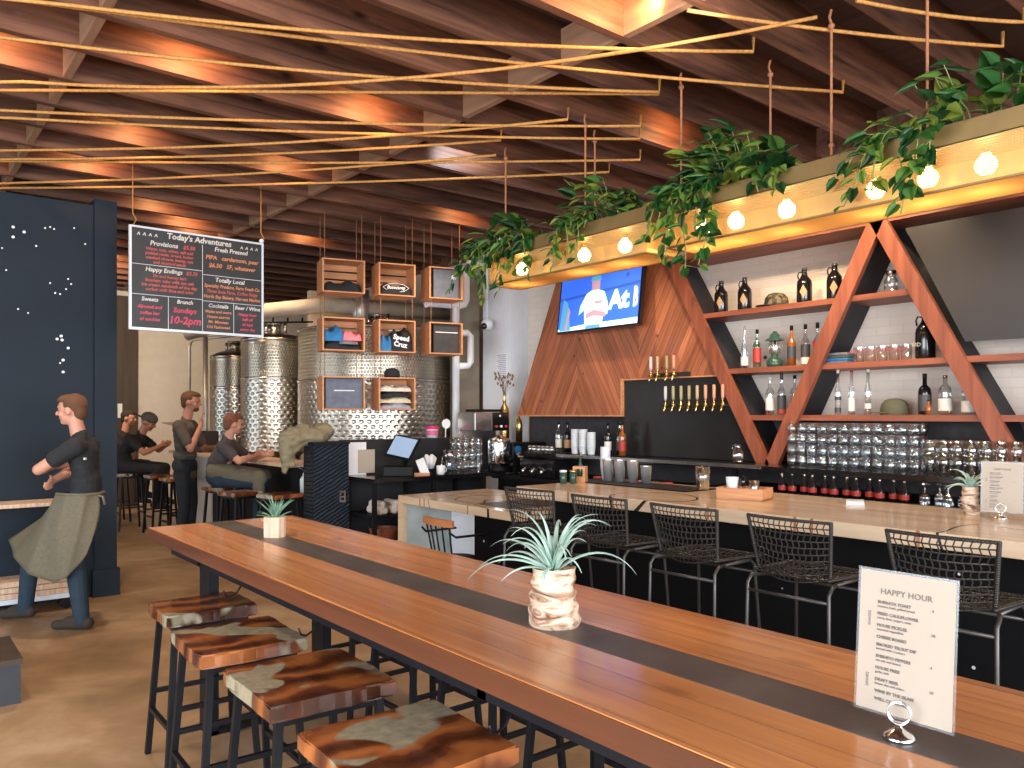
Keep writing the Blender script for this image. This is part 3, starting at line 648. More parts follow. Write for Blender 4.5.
# live-edge stools
def stool_seat(w,d,th,m,seed):
    rnd=random.Random(seed); b=MB(); n=9
    def f(side,k): return (rnd.uniform(-.006,.006))
    top=[];
    pts=[]
    for k in range(n): pts.append((-w/2+w*k/(n-1),-d/2+f(0,k)))
    for k in range(1,n): pts.append((w/2+f(0,k),-d/2+d*k/(n-1)))
    for k in range(1,n): pts.append((w/2-w*k/(n-1),d/2+f(0,k)))
    for k in range(1,n-1): pts.append((-w/2+f(0,k),d/2-d*k/(n-1)))
    b.prism(pts,'z',-th,0)
    es=[e for e in b.bm.edges if abs(e.verts[0].co.z-e.verts[1].co.z)<1e-6]
    bmesh.ops.bevel(b.bm,geom=es,offset=.006,segments=2,affect='EDGES')
    return b
def stool(x,y,rz,w,d,h,m,label,group=None,seed=1,detail=True,th=.052):
    t=thing('bar_stool',label,'stool',(x,y,0),rz,group)
    stool_seat(w,d,th,m,seed).build('seat',m,t,loc=(0,0,h))
    hb=h-th-.004; a,c=w/2-.045,d/2-.04; A,Cc_=a+.045,c+.045
    for sx in (-1,1):
        for sy in (-1,1):
            b=MB(); b.bar((sx*a,sy*c,hb),(sx*A,sy*Cc_,0),.025,.025); b.build('leg',M['blacksteel'],t)
    b=MB()
    for sx in(-1,1): b.bar((sx*a,-c,hb-.013),(sx*a,c,hb-.013),.022,.022)
    for sy in(-1,1): b.bar((-a,sy*c,hb-.013),(a,sy*c,hb-.013),.022,.022)
    b.build('seat_frame',M['blacksteel'],t)
    b=MB(); zf=h*.30; q=1-zf/h; xx=a+.045*q; yy=c+.045*q
    for sx in(-1,1): b.bar((sx*xx,-yy,zf),(sx*xx,yy,zf),.02,.02)
    for sy in(-1,1): b.bar((-xx,sy*yy,zf+.08),(xx,sy*yy,zf+.08),.02,.02)
    b.build('footrest',M['blacksteel'],t)
    return t
LV=[live_edge('live_edge_slab_%s'%c,s,dk) for c,s,dk in (('a',1.3,.9),('b',4.2,1.1),('c',7.7,1.0),('d',10.9,1.25))]
stool(1.20,3.81,-.02,.40,.34,.715,LV[0],'wooden slab stool farthest back along the left of the long table',seed=1)
stool(1.14,3.18,-.03,.41,.44,.715,LV[1],'second slab stool from the back, brown wood with pale grey resin corner',seed=2)
stool(1.15,2.54,-.04,.43,.46,.715,LV[2],'third slab stool, dark wood with a knot hole and grey resin',seed=3)
stool(1.13,1.86,-.03,.44,.44,.715,LV[3],'nearest slab stool with swirling orange grain at the bottom of the view',seed=4)
for k,y in enumerate((3.9,3.3,2.7,2.1,1.5)):
    stool(2.10,y,.02,.40,.40,.715,LV[(k+1)%4],'slab stool pushed under the far side of the long table','stools on the far side of the long table',seed=9+k)

# driftwood pots with air plants
def air_plant(parent,c,n,L,seed,m=None,spread=1.0,droop=1.0,w=.009):
    rnd=random.Random(seed); b=MB()
    for k in range(n):
        az=2*PI*k/n*2.618+rnd.uniform(-.3,.3); el=rnd.uniform(.35,1.45) if k>n*.4 else rnd.uniform(1.0,1.5)
        l=L*rnd.uniform(.7,1.1); p=Vector(c); d=Vector((math.cos(az)*math.cos(el)*spread,math.sin(az)*math.cos(el)*spread,math.sin(el))).normalized()
        pts=[p.copy()]; S_=12; bend=rnd.uniform(.8,1.5)*droop
        for s_ in range(S_):
            p=p+d*(l/S_); d=(d+Vector((0,0,-.16*bend*(s_/S_+.15)))+Vector((math.cos(az),math.sin(az),0))*.045).normalized(); pts.append(p.copy())
        side=Vector((-math.sin(az),math.cos(az),0)); prev=None
        for i,q in enumerate(pts):
            ww=w*(1-(i/S_)**1.5)+.0006; t_=(pts[min(i+1,S_)]-pts[max(i-1,0)]).normalized(); nn=side.cross(t_)
            cur=[b.bm.verts.new(q+side*ww+nn*ww*.5),b.bm.verts.new(q-nn*ww*.35),b.bm.verts.new(q-side*ww+nn*ww*.5)]
            if prev: b._f([prev[0],prev[1],cur[1],cur[0]],True); b._f([prev[1],prev[2],cur[2],cur[1]],True)
            prev=cur
    return b.build('air_plant_leaves',m or M['airplant'],parent,norm=False)
def drift_pot(parent,h,r,seed):
    rnd=random.Random(seed); prof=[(0,1.0),(.12,1.12),(.3,1.05),(.42,.98),(.55,.98),(.62,.86),(.68,.84),(.75,.88),(.9,.84),(1,.82)]
    def rad(v):
        for (a,ra),(c,rc) in zip(prof,prof[1:]):
            if a<=v<=c: return r*(ra+(rc-ra)*(v-a)/(c-a))
    ph=[rnd.uniform(0,6) for _ in range(6)]
    def fn(u,v):
        a=2*PI*u; rr=rad(v)*(1+.06*math.sin(2*a+ph[0]+v*4)+.045*math.sin(3*a+ph[1]-v*7)+.035*math.sin(v*26+ph[2]+1.4*math.sin(a+ph[3]))+.02*math.sin(5*a+ph[4]))
        return (rr*math.cos(a),rr*math.sin(a),v*h)
    b=MB(); b.grid(fn,48,40); 
    def rim(u,v):
        x,y,z=fn(u,1); s_=1-v*.75; return (x*s_,y*s_,z-.03*v)
    b.grid(rim,48,4)
    bmesh.ops.remove_doubles(b.bm,verts=b.bm.verts,dist=1e-5)
    return b.build('driftwood_pot',M['drift'],parent)
t=thing('potted_air_plant','curling air plant in a chunky bleached driftwood pot on the long table','plant',(1.615,1.80,.9605),.4)
drift_pot(t,.175,.075,2); air_plant(t,(0,0,.16),28,.27,4,droop=1.45,w=.0085)
t=thing('potted_air_plant','small spiky air plant in a pale bark block, far end of the long table','plant',(1.64,4.02,.9605),-.3)
b=MB()
rnd=random.Random(4); pr=[(.055*math.cos(a)*(1.15 if k%2 else 1),.055*math.sin(a)*(1.12 if k%3 else .95)) for k,a in enumerate([2*PI*k/9 for k in range(9)])]
b.prism(pr,'z',0,.105); b.build('bark_pot',M['barkpot'],t); air_plant(t,(0,0,.09),34,.14,7,M['airplantdark'],droop=.25,w=.006)

# menu cards in ring holders
def menu_card(x,y,z,rz,w,h,label,sc=1,lean=.06,tiltside=0):
    t=thing('menu_card',label,'menu',(x,y,z),rz)
    t.rotation_euler=(0,0,rz)
    rot=(R(90)-lean,0,0)
    b=MB(); b.box((-w/2,-.0006,.03),(w/2,.0006,.03+h)); c=b.build('card',M['paper'],t); c.rotation_euler=(-lean,tiltside,0)
    b=MB(); b.box((-w/2-.005,-.0012,.025),(-w/2,.0012,.035+h)).box((w/2,-.0012,.025),(w/2+.005,.0012,.035+h)).box((-w/2,-.0012,.025),(w/2,.0012,.03)).box((-w/2,-.0012,.03+h),(w/2,.0012,.035+h)); f=b.build('laminate_edge',M['laminate'],t); f.rotation_euler=(-lean,tiltside,0)
    L=[]
    L.append(('HAPPY HOUR',.0125*sc,M['ink'],(0,-.0016,.03+h*.84),(R(90),0,0),dict(align='CENTER')))
    rows=['BURRATA TOAST','tomato, basil, grilled bread','','FRIED CAULIFLOWER','curry, lime, yogurt, mint','','HOUSE PICKLES','seasonal vegetables','','CHEESE BOARD','','SMOKED TROUT DIP','served with crackers','','SHISHITO PEPPERS','sea salt and lemon','','HOUSE FRIES','garlic aioli','','DRAFT BEER','house ales and ciders','','WINE BY THE GLASS','','WELL COCKTAILS']
    zz=.03+h*.77; st=h*.72/len(rows)
    for r_ in rows:
        if r_:
            up=r_.isupper(); L.append((r_,(.0064 if up else .0052)*sc,M['ink'],(-w*.30,-.0016,zz),(R(90),0,0),dict(bold=.0002*sc if up else 0)))
            if up and rows.index(r_)%2==0: L.append((str(4+rows.index(r_)%7),.006*sc,M['ink'],(w*.27,-.0016,zz),(R(90),0,0),{}))
        zz-=st
    L.append(('SNACKS',.006*sc,M['ink'],(-w*.37,-.0016,.03+h*.6),(R(90),R(-90),0),{}))
    L.append(('DRINKS',.006*sc,M['ink'],(-w*.37,-.0016,.03+h*.16),(R(90),R(-90),0),{}))
    x_=join_texts('printed_text',L,t); x_.rotation_euler=(-lean,tiltside,0)
    return t
def ring_holder(x,y,z,rz,label,s=1):
    t=thing('card_holder',label,'card holder',(x,y,z),rz)
    b=MB(); b.lathe([(.030*s,0),(.031*s,.004*s),(.026*s,.010*s),(.012*s,.018*s),(.006*s,.024*s),(.005*s,.032*s)],n=24); b.build('base',M['chrome'],t)
    b=MB(); 
    for yy in (-.004,.006): b.tube([(.021*s*math.cos(a),yy*s,.050*s+.021*s*math.sin(a)) for a in [2*PI*k/24 for k in range(24)]],.0018*s,6,closed=True)
    b.build('clip_ring',M['chrome'],t)
card=menu_card(1.606,.745,.9605,R(-90),.19,.285,'cream happy hour menu card standing on the near end of the long table',1.35,lean=.08,tiltside=0)
ring_holder(1.575,.735,.961,R(-70),'chrome ring card holder clipping the menu on the long table')
# ------------------------------------------------------------------ bar
t=thing('bar_counter','pale veined bar counter with a black speckled front, the high section under the planters','counter',(3.79,-1,0))
b=MB(); b.box((0,0,.985),(1.09,5.65,1.06),.006); o=b.build('countertop',M['bartop'],t)
b=MB(); b.box((.30,.02,0),(.9,5.55,.984)); b.build('front_panel',M['barfront'],t)
for y in (2.314,2.217,1.68,2.876,3.64,4.07):
    b=MB(); b.box((-.003,y+1-.008,.984),(.0,y+1+.008,1.062)); b.build('metal_strap',M['ropedark'],t)
t=thing('bar_counter','lower pale veined counter section with an open left end beside the coffee station','counter',(3.79,4.66,0))
b=MB(); b.box((0,0,.785),(1.05,1.73,.855),.006); b.build('countertop',M['bartop'],t)
b=MB(); b.box((.0,1.66,0),(.05,1.73,.784)).box((.05,1.69,0),(1.05,1.73,.784)); b.build('end_panel',M['bartop'],t)
b=MB(); b.box((.052,1.665,0),(1.05,1.689,.784)); b.build('inner_panel',mat('teal_reflection_tint',(.42,.47,.46),.15,var=.3,scale=3),t,label='pale glossy inner side')  # teal reflection of glass put into the panel's base colour
b=MB(); b.box((.55,.8,0),(.6,1.655,.784)); b.build('back_panel',M['whitetrim'],t,label='white inner panel')
b=MB(); b.box((.2,.02,0),(.95,.8,.784)); b.build('front_panel',M['barfront'],t)
b=MB(); b.prism([(.14,.70),(.12,.20),(.75,.10),(.72,.72)],'z',.8552,.8562); b.build('dark_patch',M['blackboard'],t)  # thin flat dark patch on the lower countertop
for y in (1.35,1.28,.62):
    b=MB(); b.box((-.003,y-.006,.784),(0,y+.006,.857)); b.build('metal_strap',M['ropedark'],t)

# woven wire bar stools
def wire_stool():
    t=thing('wire_bar_stool','','stool')
    # local: x forward to the bar, y sideways; back plane at x=0
    def back(u,v):   # u across 0..1, v up 0..1
        y=(u-.5)*(.36+.06*v); z=.86+.26*v-.015*math.cos((u-.5)*PI)*(1-v)*2; x=-.02*v+ .0 -.035*math.cos((u-.5)*PI)*(1-.3*v)+.03
        return Vector((x-.03*v,y,z))
    def seat(u,v):   # v 0 back .. 1 front
        y=(u-.5)*(.38+.03*v); z=.86-.03*math.cos((u-.5)*PI)*math.sin(PI*min(1,v*.9+.1))-.01*v; return Vector((.0+.38*v,y,z))
    def weave(fn,nu,nv,name):
        b=MB()
        for i in range(nu+1):
            b.tube([fn(i/nu+(.012 if j%2 else -.012)*(0 if i in(0,nu) else 1),j/10) for j in range(11)],.0032,5)
        for j in range(nv+1): b.tube([fn(i/12,j/nv) for i in range(13)],.0034,5)
        edge=[fn(0,k/14) for k in range(15)]+[fn(k/16,1) for k in range(1,17)]+[fn(1,1-k/14) for k in range(1,15)]
        b.tube(edge,.007,6)
        # wrapped cord on the rim
        for k in range(0,len(edge)-1):
            for q in (0,.5):
                p=edge[k].lerp(edge[k+1],q); b.ell(p,(.011,.011,.009),seg=6,rings=4)
        return b.build(name,M['wirestool'],t)
    weave(back,14,9,'backrest'); weave(seat,12,9,'seat')
    for s in (-1,1):
        b=MB(); b.tube([(.10,s*.17,.825),(-.0,s*.205,.83),(-.03,s*.205,.80),(-.05,s*.215,0)],.009,8); b.build('leg',M['stoolleg'],t)
        b=MB(); b.tube([(.10,s*.17,.825),(.34,s*.17,.825),(.365,s*.18,.80),(.42,s*.215,0)],.009,8); b.build('leg',M['stoolleg'],t)
    b=MB(); b.tube([(-.03,-.206,.765),(-.03,.206,.765)],.008,8); b.build('rear_crossbar',M['stoolleg'],t)
    b=MB(); b.tube([(.37,-.18,.76),(.37,.18,.76)],.008,8); b.build('front_crossbar',M['stoolleg'],t)
    b=MB(); b.tube([(-.044,-.211,.28),(-.044,.211,.28),(.40,.205,.28),(.40,-.205,.28)],.008,8,closed=True); b.build('foot_ring',M['stoolleg'],t)
    return t
ws=wire_stool(); 
for k,(y,rz,lab) in enumerate(((3.90,.12,'woven wire bar stool farthest away, at the corner where the counter drops'),(3.27,.05,'second woven wire bar stool from the far end, behind the driftwood pot'),(2.65,.03,'middle one of the five woven wire bar stools'),(2.04,.02,'woven wire bar stool second from the right, just left of the standing menu card'),(1.37,.02,'nearest woven wire bar stool, cut by the right edge of the view'))):
    if k==0: o=ws; o.location=(3.30,y,0); o.rotation_euler=(0,0,rz); o['label']=lab; o['group']='woven wire stools at the bar'
    else: dup(ws,(3.30,y,0),rz,lab,'woven wire stools at the bar')
# chair with wooden top rail at the lower counter
t=thing('spindle_chair','black spindle chair with a curved orange wooden top rail','chair',(3.42,5.2,0))
def rail(k): a=-.5+k/10; return Vector((-.03*math.cos(a*PI)+.03,a*.40,.76))
b=MB()
pts=[rail(k) for k in range(11)]
for a,c in zip(pts,pts[1:]): b.bar(a,c+(c-a)*.1,.026,.055)
b.build('top_rail',M['redframe'] if False else wood('orange_rail_wood',(.36,.12,.04),(.55,.22,.08),axis=1),t)
b=MB()
for k in range(1,10,2): p=rail(k); b.cyl((p.x,p.y,.745),(p.x+.05,p.y*.85,.46),.007,n=6)
b.build('spindle',M['black'],t)
b=MB(); b.lathe([(.0,.44),(.17,.44),(.185,.45),(.17,.465),(0,.466)],(.20,0,0),20,caps=False); b.build('seat',M['black'],t)
for sx,sy in ((.06,.13),(.06,-.13),(.34,.13),(.34,-.13)):
    b=MB(); b.cyl((sx,sy,.44),(sx+(sx-.2)*.35,sy*1.3,0),.012,n=8); b.build('leg',M['black'],t)
for q in (-1,1): b=MB(); b.tube([(.0,q*.19,.70),(.05,q*.21,.66),(.35,q*.22,.66)],.01,6); b.build('armrest',M['black'],t)

# ------------------------------------------------------------------ V shelving frame on the right wall
S=thing('shelf_unit','reddish cedar zigzag frame holding three long shelves on the white wall','shelf',(6.0,2.9,0))
def sl(x,y,z): return (x-6.0,y-2.9,z)
pA=(3.90,1.20);pB=(2.955,3.12);pC=(4.97,3.14);pD=(1.98,1.20)
def leg(p,q,name):
    (y0,z0),(y1,z1)=p,q; d=Vector((0,y1-y0,z1-z0)).normalized()
    b=MB(); b.bar(sl(5.975,y0,z0),sl(5.975,y1,z1),.115,.05,up=(1,0,0)); b.build(name,M['redframe'],S)
def ply(p,q):
    (y0,z0),(y1,z1)=p,q
    b=MB(); b.bar(sl(6.2,y0,z0),sl(6.2,y1,z1),.028,.38,up=(1,0,0)); b.build('side_panel',M['darkply'],S,label='dark stained side panel')
leg((3.93,1.16),(5.0,3.16),'diagonal_post'); leg((3.87,1.16),(2.93,3.14),'diagonal_post'); leg((2.97,3.14),(1.95,1.16),'diagonal_post'); leg((1.92,1.16),(.9,3.14),'diagonal_post')
ply((3.93,1.2),(4.99,3.06)); ply((3.86,1.2),(2.96,3.06)); ply((2.94,3.06),(1.95,1.2)); 
for y0,y1,z in ((2.68,4.66,2.54),(.4,4.36,2.016),(.4,4.13,1.60)):
    b=MB(); b.box(sl(5.99,y0,z-.045),sl(6.395,y1,z)); b.build('shelf_board',M['shelfwood'],S)
b=MB(); b.box(sl(5.985,.4,3.07),sl(6.395,4.95,3.13)); b.build('top_rail',M['shelfwood'],S)
t=thing('black_board','large plain dark board filling the triangle at the top right of the shelves','board',(6.0,1.9,2.1))
b=MB(); b.prism([(.86,.90),(.44,.02),(-1.4,.02),(-1.4,.90)],'x',.012,.035); b.build('board_face',M['blackboard'],t)
# chevron wood panel and tap wall
t=thing('chevron_panel','slanted wall panel of reddish boards laid in a chevron behind the television','panel',(6.0,0,0))
b=MB(); b.prism([(7.33,1.60),(6.62,3.16),(5.02,3.16),(4.36,1.965),(5.65,1.965),(5.65,1.60)],'x',0,.10); b.build('board_field',M['chevron'],t)
b=MB(); b.box((-.006,5.62,1.585),(.1,5.65,1.975)); b.box((-.006,5.65,1.585),(.1,7.33,1.60)); b.box((-.006,4.37,1.955),(.1,5.62,1.967)); b.build('edge_trim',M['crate'],t,label='pale edge strip')
t=thing('tap_wall','dark steel sheet wall carrying the beer taps','panel',(6.02,4.8,0))
b=MB(); b.prism([(.82,1.19),(.82,1.954),(-.50,1.954),(-.91,1.19)],'x',0,.05); b.build('steel_sheet',M['tappanel'],t)
b=MB(); b.box((-.05,-.55,1.66),(0,.28,1.715)).box((-.05,-.05,1.968),(-.021,.42,2.01)); b.build('tap_rail',M['tappanel'],t)
def tap(y,z,lab,col,i):
    t=thing('beer_tap',lab,'beer tap',(5.97,y,z),0,'beer taps on the steel wall')
    b=MB(); b.cyl((0,0,0),(-.06,0,0),.013,n=10); b.cyl((-.06,0,0),(-.085,0,-.065),.010,n=10); b.ell((-.055,0,.01),.018); b.cyl((-.055,0,.01),(-.055,0,.05),.009,n=8); b.build('faucet',M['brass'],t)
    b=MB(); b.lathe([(.009,.05),(.015,.07),(.016,.17),(.012,.185),(0,.186)],(-.055,0,0),12); b.build('tap_handle',M['handle%d'%col],t)
for i,c in enumerate(((.5,.5,.52),(.42,.3,.16),(.3,.26,.12),(.55,.25,.15))): M['handle%d'%i]=mat('tap_handle_%s'%'abcd'[i],c,.35)
for i in range(4): tap(5.17-.085*i-(.03 if i>1 else 0),1.985,'brass beer tap in the short upper row of four',i%4,i)
for i in range(8): tap(4.985-.094*i,1.69,'brass beer tap in the longer lower row of eight',(0,2,2,2,1,3,3,3)[i],i)

# ------------------------------------------------------------------ television
t=thing('television','flat television showing a baseball game, hung below the short planter','television',(5.84,5.82,2.81)); t.rotation_euler=(0,R(7),0)
b=MB(); b.box((0,-.60,-.33),(.05,.60,.33),.006); b.build('television_case',M['blackgloss'],t)
b=MB(); b.box((-.003,-.575,-.31),(0,.575,.31)); sc=b.build('screen',M['tvblue'],t)
b=MB()
b.m(M['tvdeep']); b.prism([(.575,.02),(-.575,.09),(-.575,.12),(.575,.05)],'x',-.0045,-.003); b.cyl((-.0045,-.40,.20),(-.003,-.40,.20),.025,n=14); b.prism([(.1,.29),(-.55,.30),(-.55,.31),(.1,.31)],'x',-.0045,-.003)
b.m(M['tvwhite'])
b.prism([(.575,-.31),(.575,-.285),(.2,-.26),(-.575,-.25),(-.575,-.31)],'x',-.0045,-.003)
def fz(P_): return [(y,max(-.31,z-.055)) for y,z in P_]
b.prism(fz([(.16,-.27),(.19,-.05),(.27,-.10),(.25,.0),(.17,.12),(.10,.15),(.0,.15),(-.09,.12),(-.15,0),(-.16,-.12),(-.10,-.14),(-.08,-.27)]),'x',-.006,-.0045)
b.m(M['tvteal']); b.prism(fz([(.55,-.25),(.52,.1),(.45,.05),(.38,-.25)]),'x',-.006,-.0045); b.prism(fz([(.15,-.28),(-.07,-.28),(-.06,-.22),(.14,-.22)]),'x',-.0075,-.006)
b.prism(fz([(.12,.25),(.10,.30),(-.01,.30),(-.04,.25)]),'x',-.0075,-.006)
b.m(M['tvskin']); b.prism(fz([(.09,.15),(.10,.25),(-.02,.25),(-.02,.15)]),'x',-.0075,-.006); b.prism(fz([(.16,-.10),(.05,-.06),(-.13,-.10),(-.13,-.15),(.05,-.12),(.15,-.15)]),'x',-.0075,-.006)
b.m(M['tvskin']); b.box((-.0075,-.07,-.055),(-.006,.04,-.025)); b.m(M['tvskin']); b.prism(fz([(.44,-.27),(.40,-.05),(.43,.0),(.47,-.25)]),'x',-.0075,-.006)
b.build('broadcast_picture',None,sc)
join_texts('broadcast_lettering',[('At',.27,M['tvwhite'],(-.006,-.17,-.13),(R(90),0,R(-90)),dict(bold=.012)),('B',.27,M['tvwhite'],(-.006,-.50,-.13),(R(90),0,R(-90)),dict(bold=.012,xs=.4))],sc)
b=MB(); b.box((.05,-.1,-.1),(.16,.1,.1)); b.build('wall_bracket',M['black'],t)

# ------------------------------------------------------------------ bottles and jugs
def bottle(prof,bm,cap_h,cap_r,capm,label=None,lab_r=0,l0=0,l1=0,n=16,name='bottle',lab2=None):
    t=thing(name,'','bottle')
    b=MB(); b.lathe(prof,n=n); b.build('bottle_body',bm,t)
    z=prof[-1][1]; b=MB(); b.lathe([(cap_r,0),(cap_r,cap_h)],(0,0,z),n=10); b.build('cap',capm,t)
    if label: b=MB(); b.lathe([(lab_r,l0),(lab_r,l1)],n=n,caps=False); b.build('paper_label',label,t)
    if lab2: b=MB(); b.lathe([(lab_r,lab2[1]),(lab_r,lab2[2])],n=n,caps=False); b.build('liquid',lab2[0],t)
    return t
P_std=[(0,0),(.036,.004),(.037,.19),(.032,.215),(.014,.245),(.012,.30),(.014,.31)]
P_tall=[(0,0),(.032,.004),(.034,.14),(.026,.20),(.012,.29),(.011,.36),(.013,.365)]
P_slim=[(0,0),(.024,.004),(.025,.20),(.012,.25),(.011,.34)]
P_sq=[(0,0),(.045,.004),(.046,.17),(.04,.20),(.016,.225),(.015,.27)]
def place(t,loc,label,cat='bottle',group=None):
    t.location=loc; t['label']=label; t['category']=cat
    if group: t['group']=group
    return t
G='spirit bottles on the shelves'
place(bottle(P_tall,M['glass'],.02,.014,M['glassfrost'],M['whitelabel'],.0345,.03,.11),(6.12,4.24,2.017),'tall clear bottle at the left end of the middle shelf','bottle',G)
place(bottle(P_std,M['glassgreen'],.035,.015,M['black'],M['redlabel'],.0378,.05,.18),(6.12,4.11,2.017),'clear bottle with a red label just left of the lantern','bottle',G)
place(bottle(P_std,M['amber'],.04,.015,M['black'],M['darklabel'],.0378,.07,.17),(6.12,3.77,2.017),'amber whiskey bottle with a dark oval label right of the lantern','bottle',G)
place(bottle(P_std,M['glass'],.04,.015,M['black'],M['darklabel'],.0378,.07,.18,lab2=(M['whitelabel'],.012,.07)),(6.12,3.64,2.017),'black and red labelled clear bottle, middle of three by the post','bottle',G)
place(bottle(P_std,M['glass'],.045,.015,M['black'],M['redlabel'],.0378,.06,.2),(6.12,3.53,2.017),'red labelled clear bottle partly behind the diagonal post','bottle',G)
place(bottle(P_std,M['glass'],.02,.014,M['whitelabel'],M['whitelabel'],.0378,.04,.15),(6.12,3.98,1.601),'white labelled bottle at the left end of the bottom shelf','bottle',G)
place(bottle(P_std,M['glass'],.055,.015,M['darklabel'],M['darklabel'],.0378,.05,.17,lab2=(M['redlabel'],.015,.045)),(6.12,3.865,1.601),'black labelled bottle second on the bottom shelf','bottle',G)
place(bottle(P_std,M['glass'],.03,.015,M['black']),(6.12,3.74,1.601),'clear black capped bottle beside the post, bottom shelf','bottle',G)
place(bottle(P_slim,M['glass'],.03,.012,M['whitelabel'],M['darklabel'],.0258,.02,.15,lab2=(M['whitelabel'],.06,.12)),(6.12,3.35,1.601),'slim bottle with black and white label beside the right post','bottle',G)
place(bottle(P_slim,M['glass'],.02,.013,M['redlabel'],M['whitelabel'],.0258,.03,.14),(6.12,3.235,1.601),'slim white labelled bottle with a red cap, bottom shelf','bottle',G)
place(bottle(P_slim,M['glassfrost'],.02,.013,M['whitelabel'],M['whitelabel'],.0258,.05,.09),(6.12,3.10,1.601),'slim frosted bottle left of the green cap','bottle',G)
place(bottle(P_sq,M['blackgloss'],.04,.016,M['black'],M['darklabel'],.0468,.03,.15),(6.12,2.665,1.601),'dark squat bottle right of the green cap','bottle',G)
place(bottle([(0,0),(.02,.003),(.021,.06),(.01,.075),(.009,.1)],M['amber'],.01,.01,M['black']),(6.02,2.595,1.601),'tiny amber miniature bottle beside the dark squat bottle','bottle',G)
place(bottle(P_sq,M['glass'],.02,.016,M['brass'],M['whitelabel'],.0468,.03,.12),(6.12,2.52,1.601),'broad shouldered clear bottle with pale label','bottle',G)
place(bottle(P_sq,M['glassfrost'],.02,.018,M['glassfrost'],M['whitelabel'],.0468,.02,.1),(6.12,2.36,1.601),'broad frosted clear bottle nearest the right post','bottle',G)
# growlers
def growler(lab=True):
    t=thing('growler','','growler')
    b=MB(); b.lathe([(0,0),(.058,.004),(.063,.015),(.063,.165),(.058,.195),(.035,.225),(.026,.24),(.022,.26),(.022,.282),(.026,.285)],n=22); b.build('jug_body',M['blackgloss'],t)
    b=MB(); b.cyl((0,0,.285),(0,0,.305),.022,n=14); b.build('cap',M['darkslate'],t)
    b=MB(); b.tube([(0,.02,.268),(0,.05,.275),(0,.062,.25),(0,.055,.215)],.006,6); b.build('handle',M['blackgloss'],t)
    if lab:
        b=MB(); r=.0645; c=3.53
        def fn(u,v): 
            a=c+(u-.5)*.95*(1-abs(v-.5)*2+.02); return (r*math.cos(a),r*math.sin(a),.045+.11*v)
        b.grid(fn,8,10); b.build('diamond_label',M['growlerlabel'],t)
    return t
gr=growler()
for k,(y,l) in enumerate(((4.50,'black growler half hidden by trailing leaves at the left of the top shelf'),(4.245,'black growler with a diamond label left of the camouflage cap'),(3.655,'black growler with diamond label right of the camouflage cap'),(3.385,'black growler with diamond label closest to the diagonal post'))):
    if k==0: gr.location=(6.13,y,2.541); gr['label']=l; gr['group']='black growlers on the top shelf'
    else: dup(gr,(6.13,y,2.541),0,l,'black growlers on the top shelf')
g=growler(False); g.location=(6.12,2.66,2.017); g.scale=(1.12,1.12,1.18); g['label']='large black cider growler with cream lettering on the middle shelf'
join_texts('lettering',[('CIDER',.034,M['cream'],(-.0655,.012,.08),(R(90),0,R(-68)),dict(align='CENTER'))],g)
# jar, caps, lantern, cans
t=thing('glass_jar','squat clear glass jar at the right end of the top shelf','jar',(6.15,2.93,2.541))
b=MB(); b.lathe([(0,0),(.05,.003),(.052,.10),(.035,.13),(.035,.15),(.04,.155)],n=18); b.build('jar_body',M['glassfrost'],t)
b=MB(); b.lathe([(.04,.155),(.04,.18),(0,.181)],n=18); b.build('lid',M['steel'],t)
def capobj(name,label,loc,rz,m,s=1):
    t=thing(name,label,'cap',loc,rz)
    b=MB(); b.lathe([(.088,0),(.09,.03),(.083,.07),(.06,.098),(.03,.108),(0,.11)],n=24,caps=False); b.build('crown',m,t)
    b=MB()
    def fn(u,v):
        a=(u-.5)*2.2; r=.088+.065*v*math.cos(a*.75); return (r*math.cos(a),r*math.sin(a),.012-.02*v*abs(a)*.3+.004)
    b.grid(fn,14,4); b.build('brim',m,t,solid=.003)
    t.scale=(s,)*3; return t
capobj('baseball_cap','camouflage cap with a curved brim on the top shelf',(6.14,3.93,2.543),R(120),M['camo'],1.15)
capobj('baseball_cap','olive green cap on the bottom shelf',(6.14,2.90,1.603),R(120),M['olive'],1.15)
t=thing('camping_lantern','green camping lantern with a glass globe on the middle shelf','lantern',(6.14,3.945,2.017))
b=MB(); b.lathe([(0,0),(.068,.004),(.072,.03),(.07,.06),(.045,.085),(.032,.095),(.032,.12)],n=22); b.build('fuel_base',M['lantern'],t)
b=MB(); b.lathe([(.045,.125),(.052,.14),(.052,.22),(.045,.235)],n=20,caps=False); b.build('glass_globe',M['glassfrost'],t)
b=MB(); b.lathe([(.082,.236),(.075,.245),(.045,.262),(.04,.285),(.022,.30),(.018,.315),(0,.318)],n=22); b.build('hood',M['lantern'],t)
b=MB(); b.cyl((0,0,.09),(0,0,.24),.009,n=8); 
for a in range(4): b.cyl((.05*math.cos(a*PI/2),.05*math.sin(a*PI/2),.12),(.05*math.cos(a*PI/2),.05*math.sin(a*PI/2),.24),.003,n=5)
b.tube([(0,-.06,.13),(0,-.075,.13),(0,-.078,.2),(0,-.06,.245)],.003,5); b.build('burner_cage',M['steel'],t); b=MB(); b.ell((-.03,.075,.09),.017); b.build('pump_knob',M['black'],t)
for k in range(5):
    t=thing('printed_glass','short clear tumbler with red lettering in the row on the middle shelf','glass',(6.10,3.16-.092*k,2.017),0,'red lettered tumblers in a row')
    b=MB(); b.lathe([(0,0),(.038,.003),(.043,.12)],n=16,caps=False); b.build('tumbler',M['glassfrost'],t)
    join_texts('lettering',[('BEER',.034,M['redlabel'],(-.0425,.012,.075),(R(90),0,R(-70)),dict(align='CENTER'))],t)
t=thing('bandana_stack','folded patterned cloths piled left of the red lettered tumblers','cloth',(6.12,3.33,2.017))
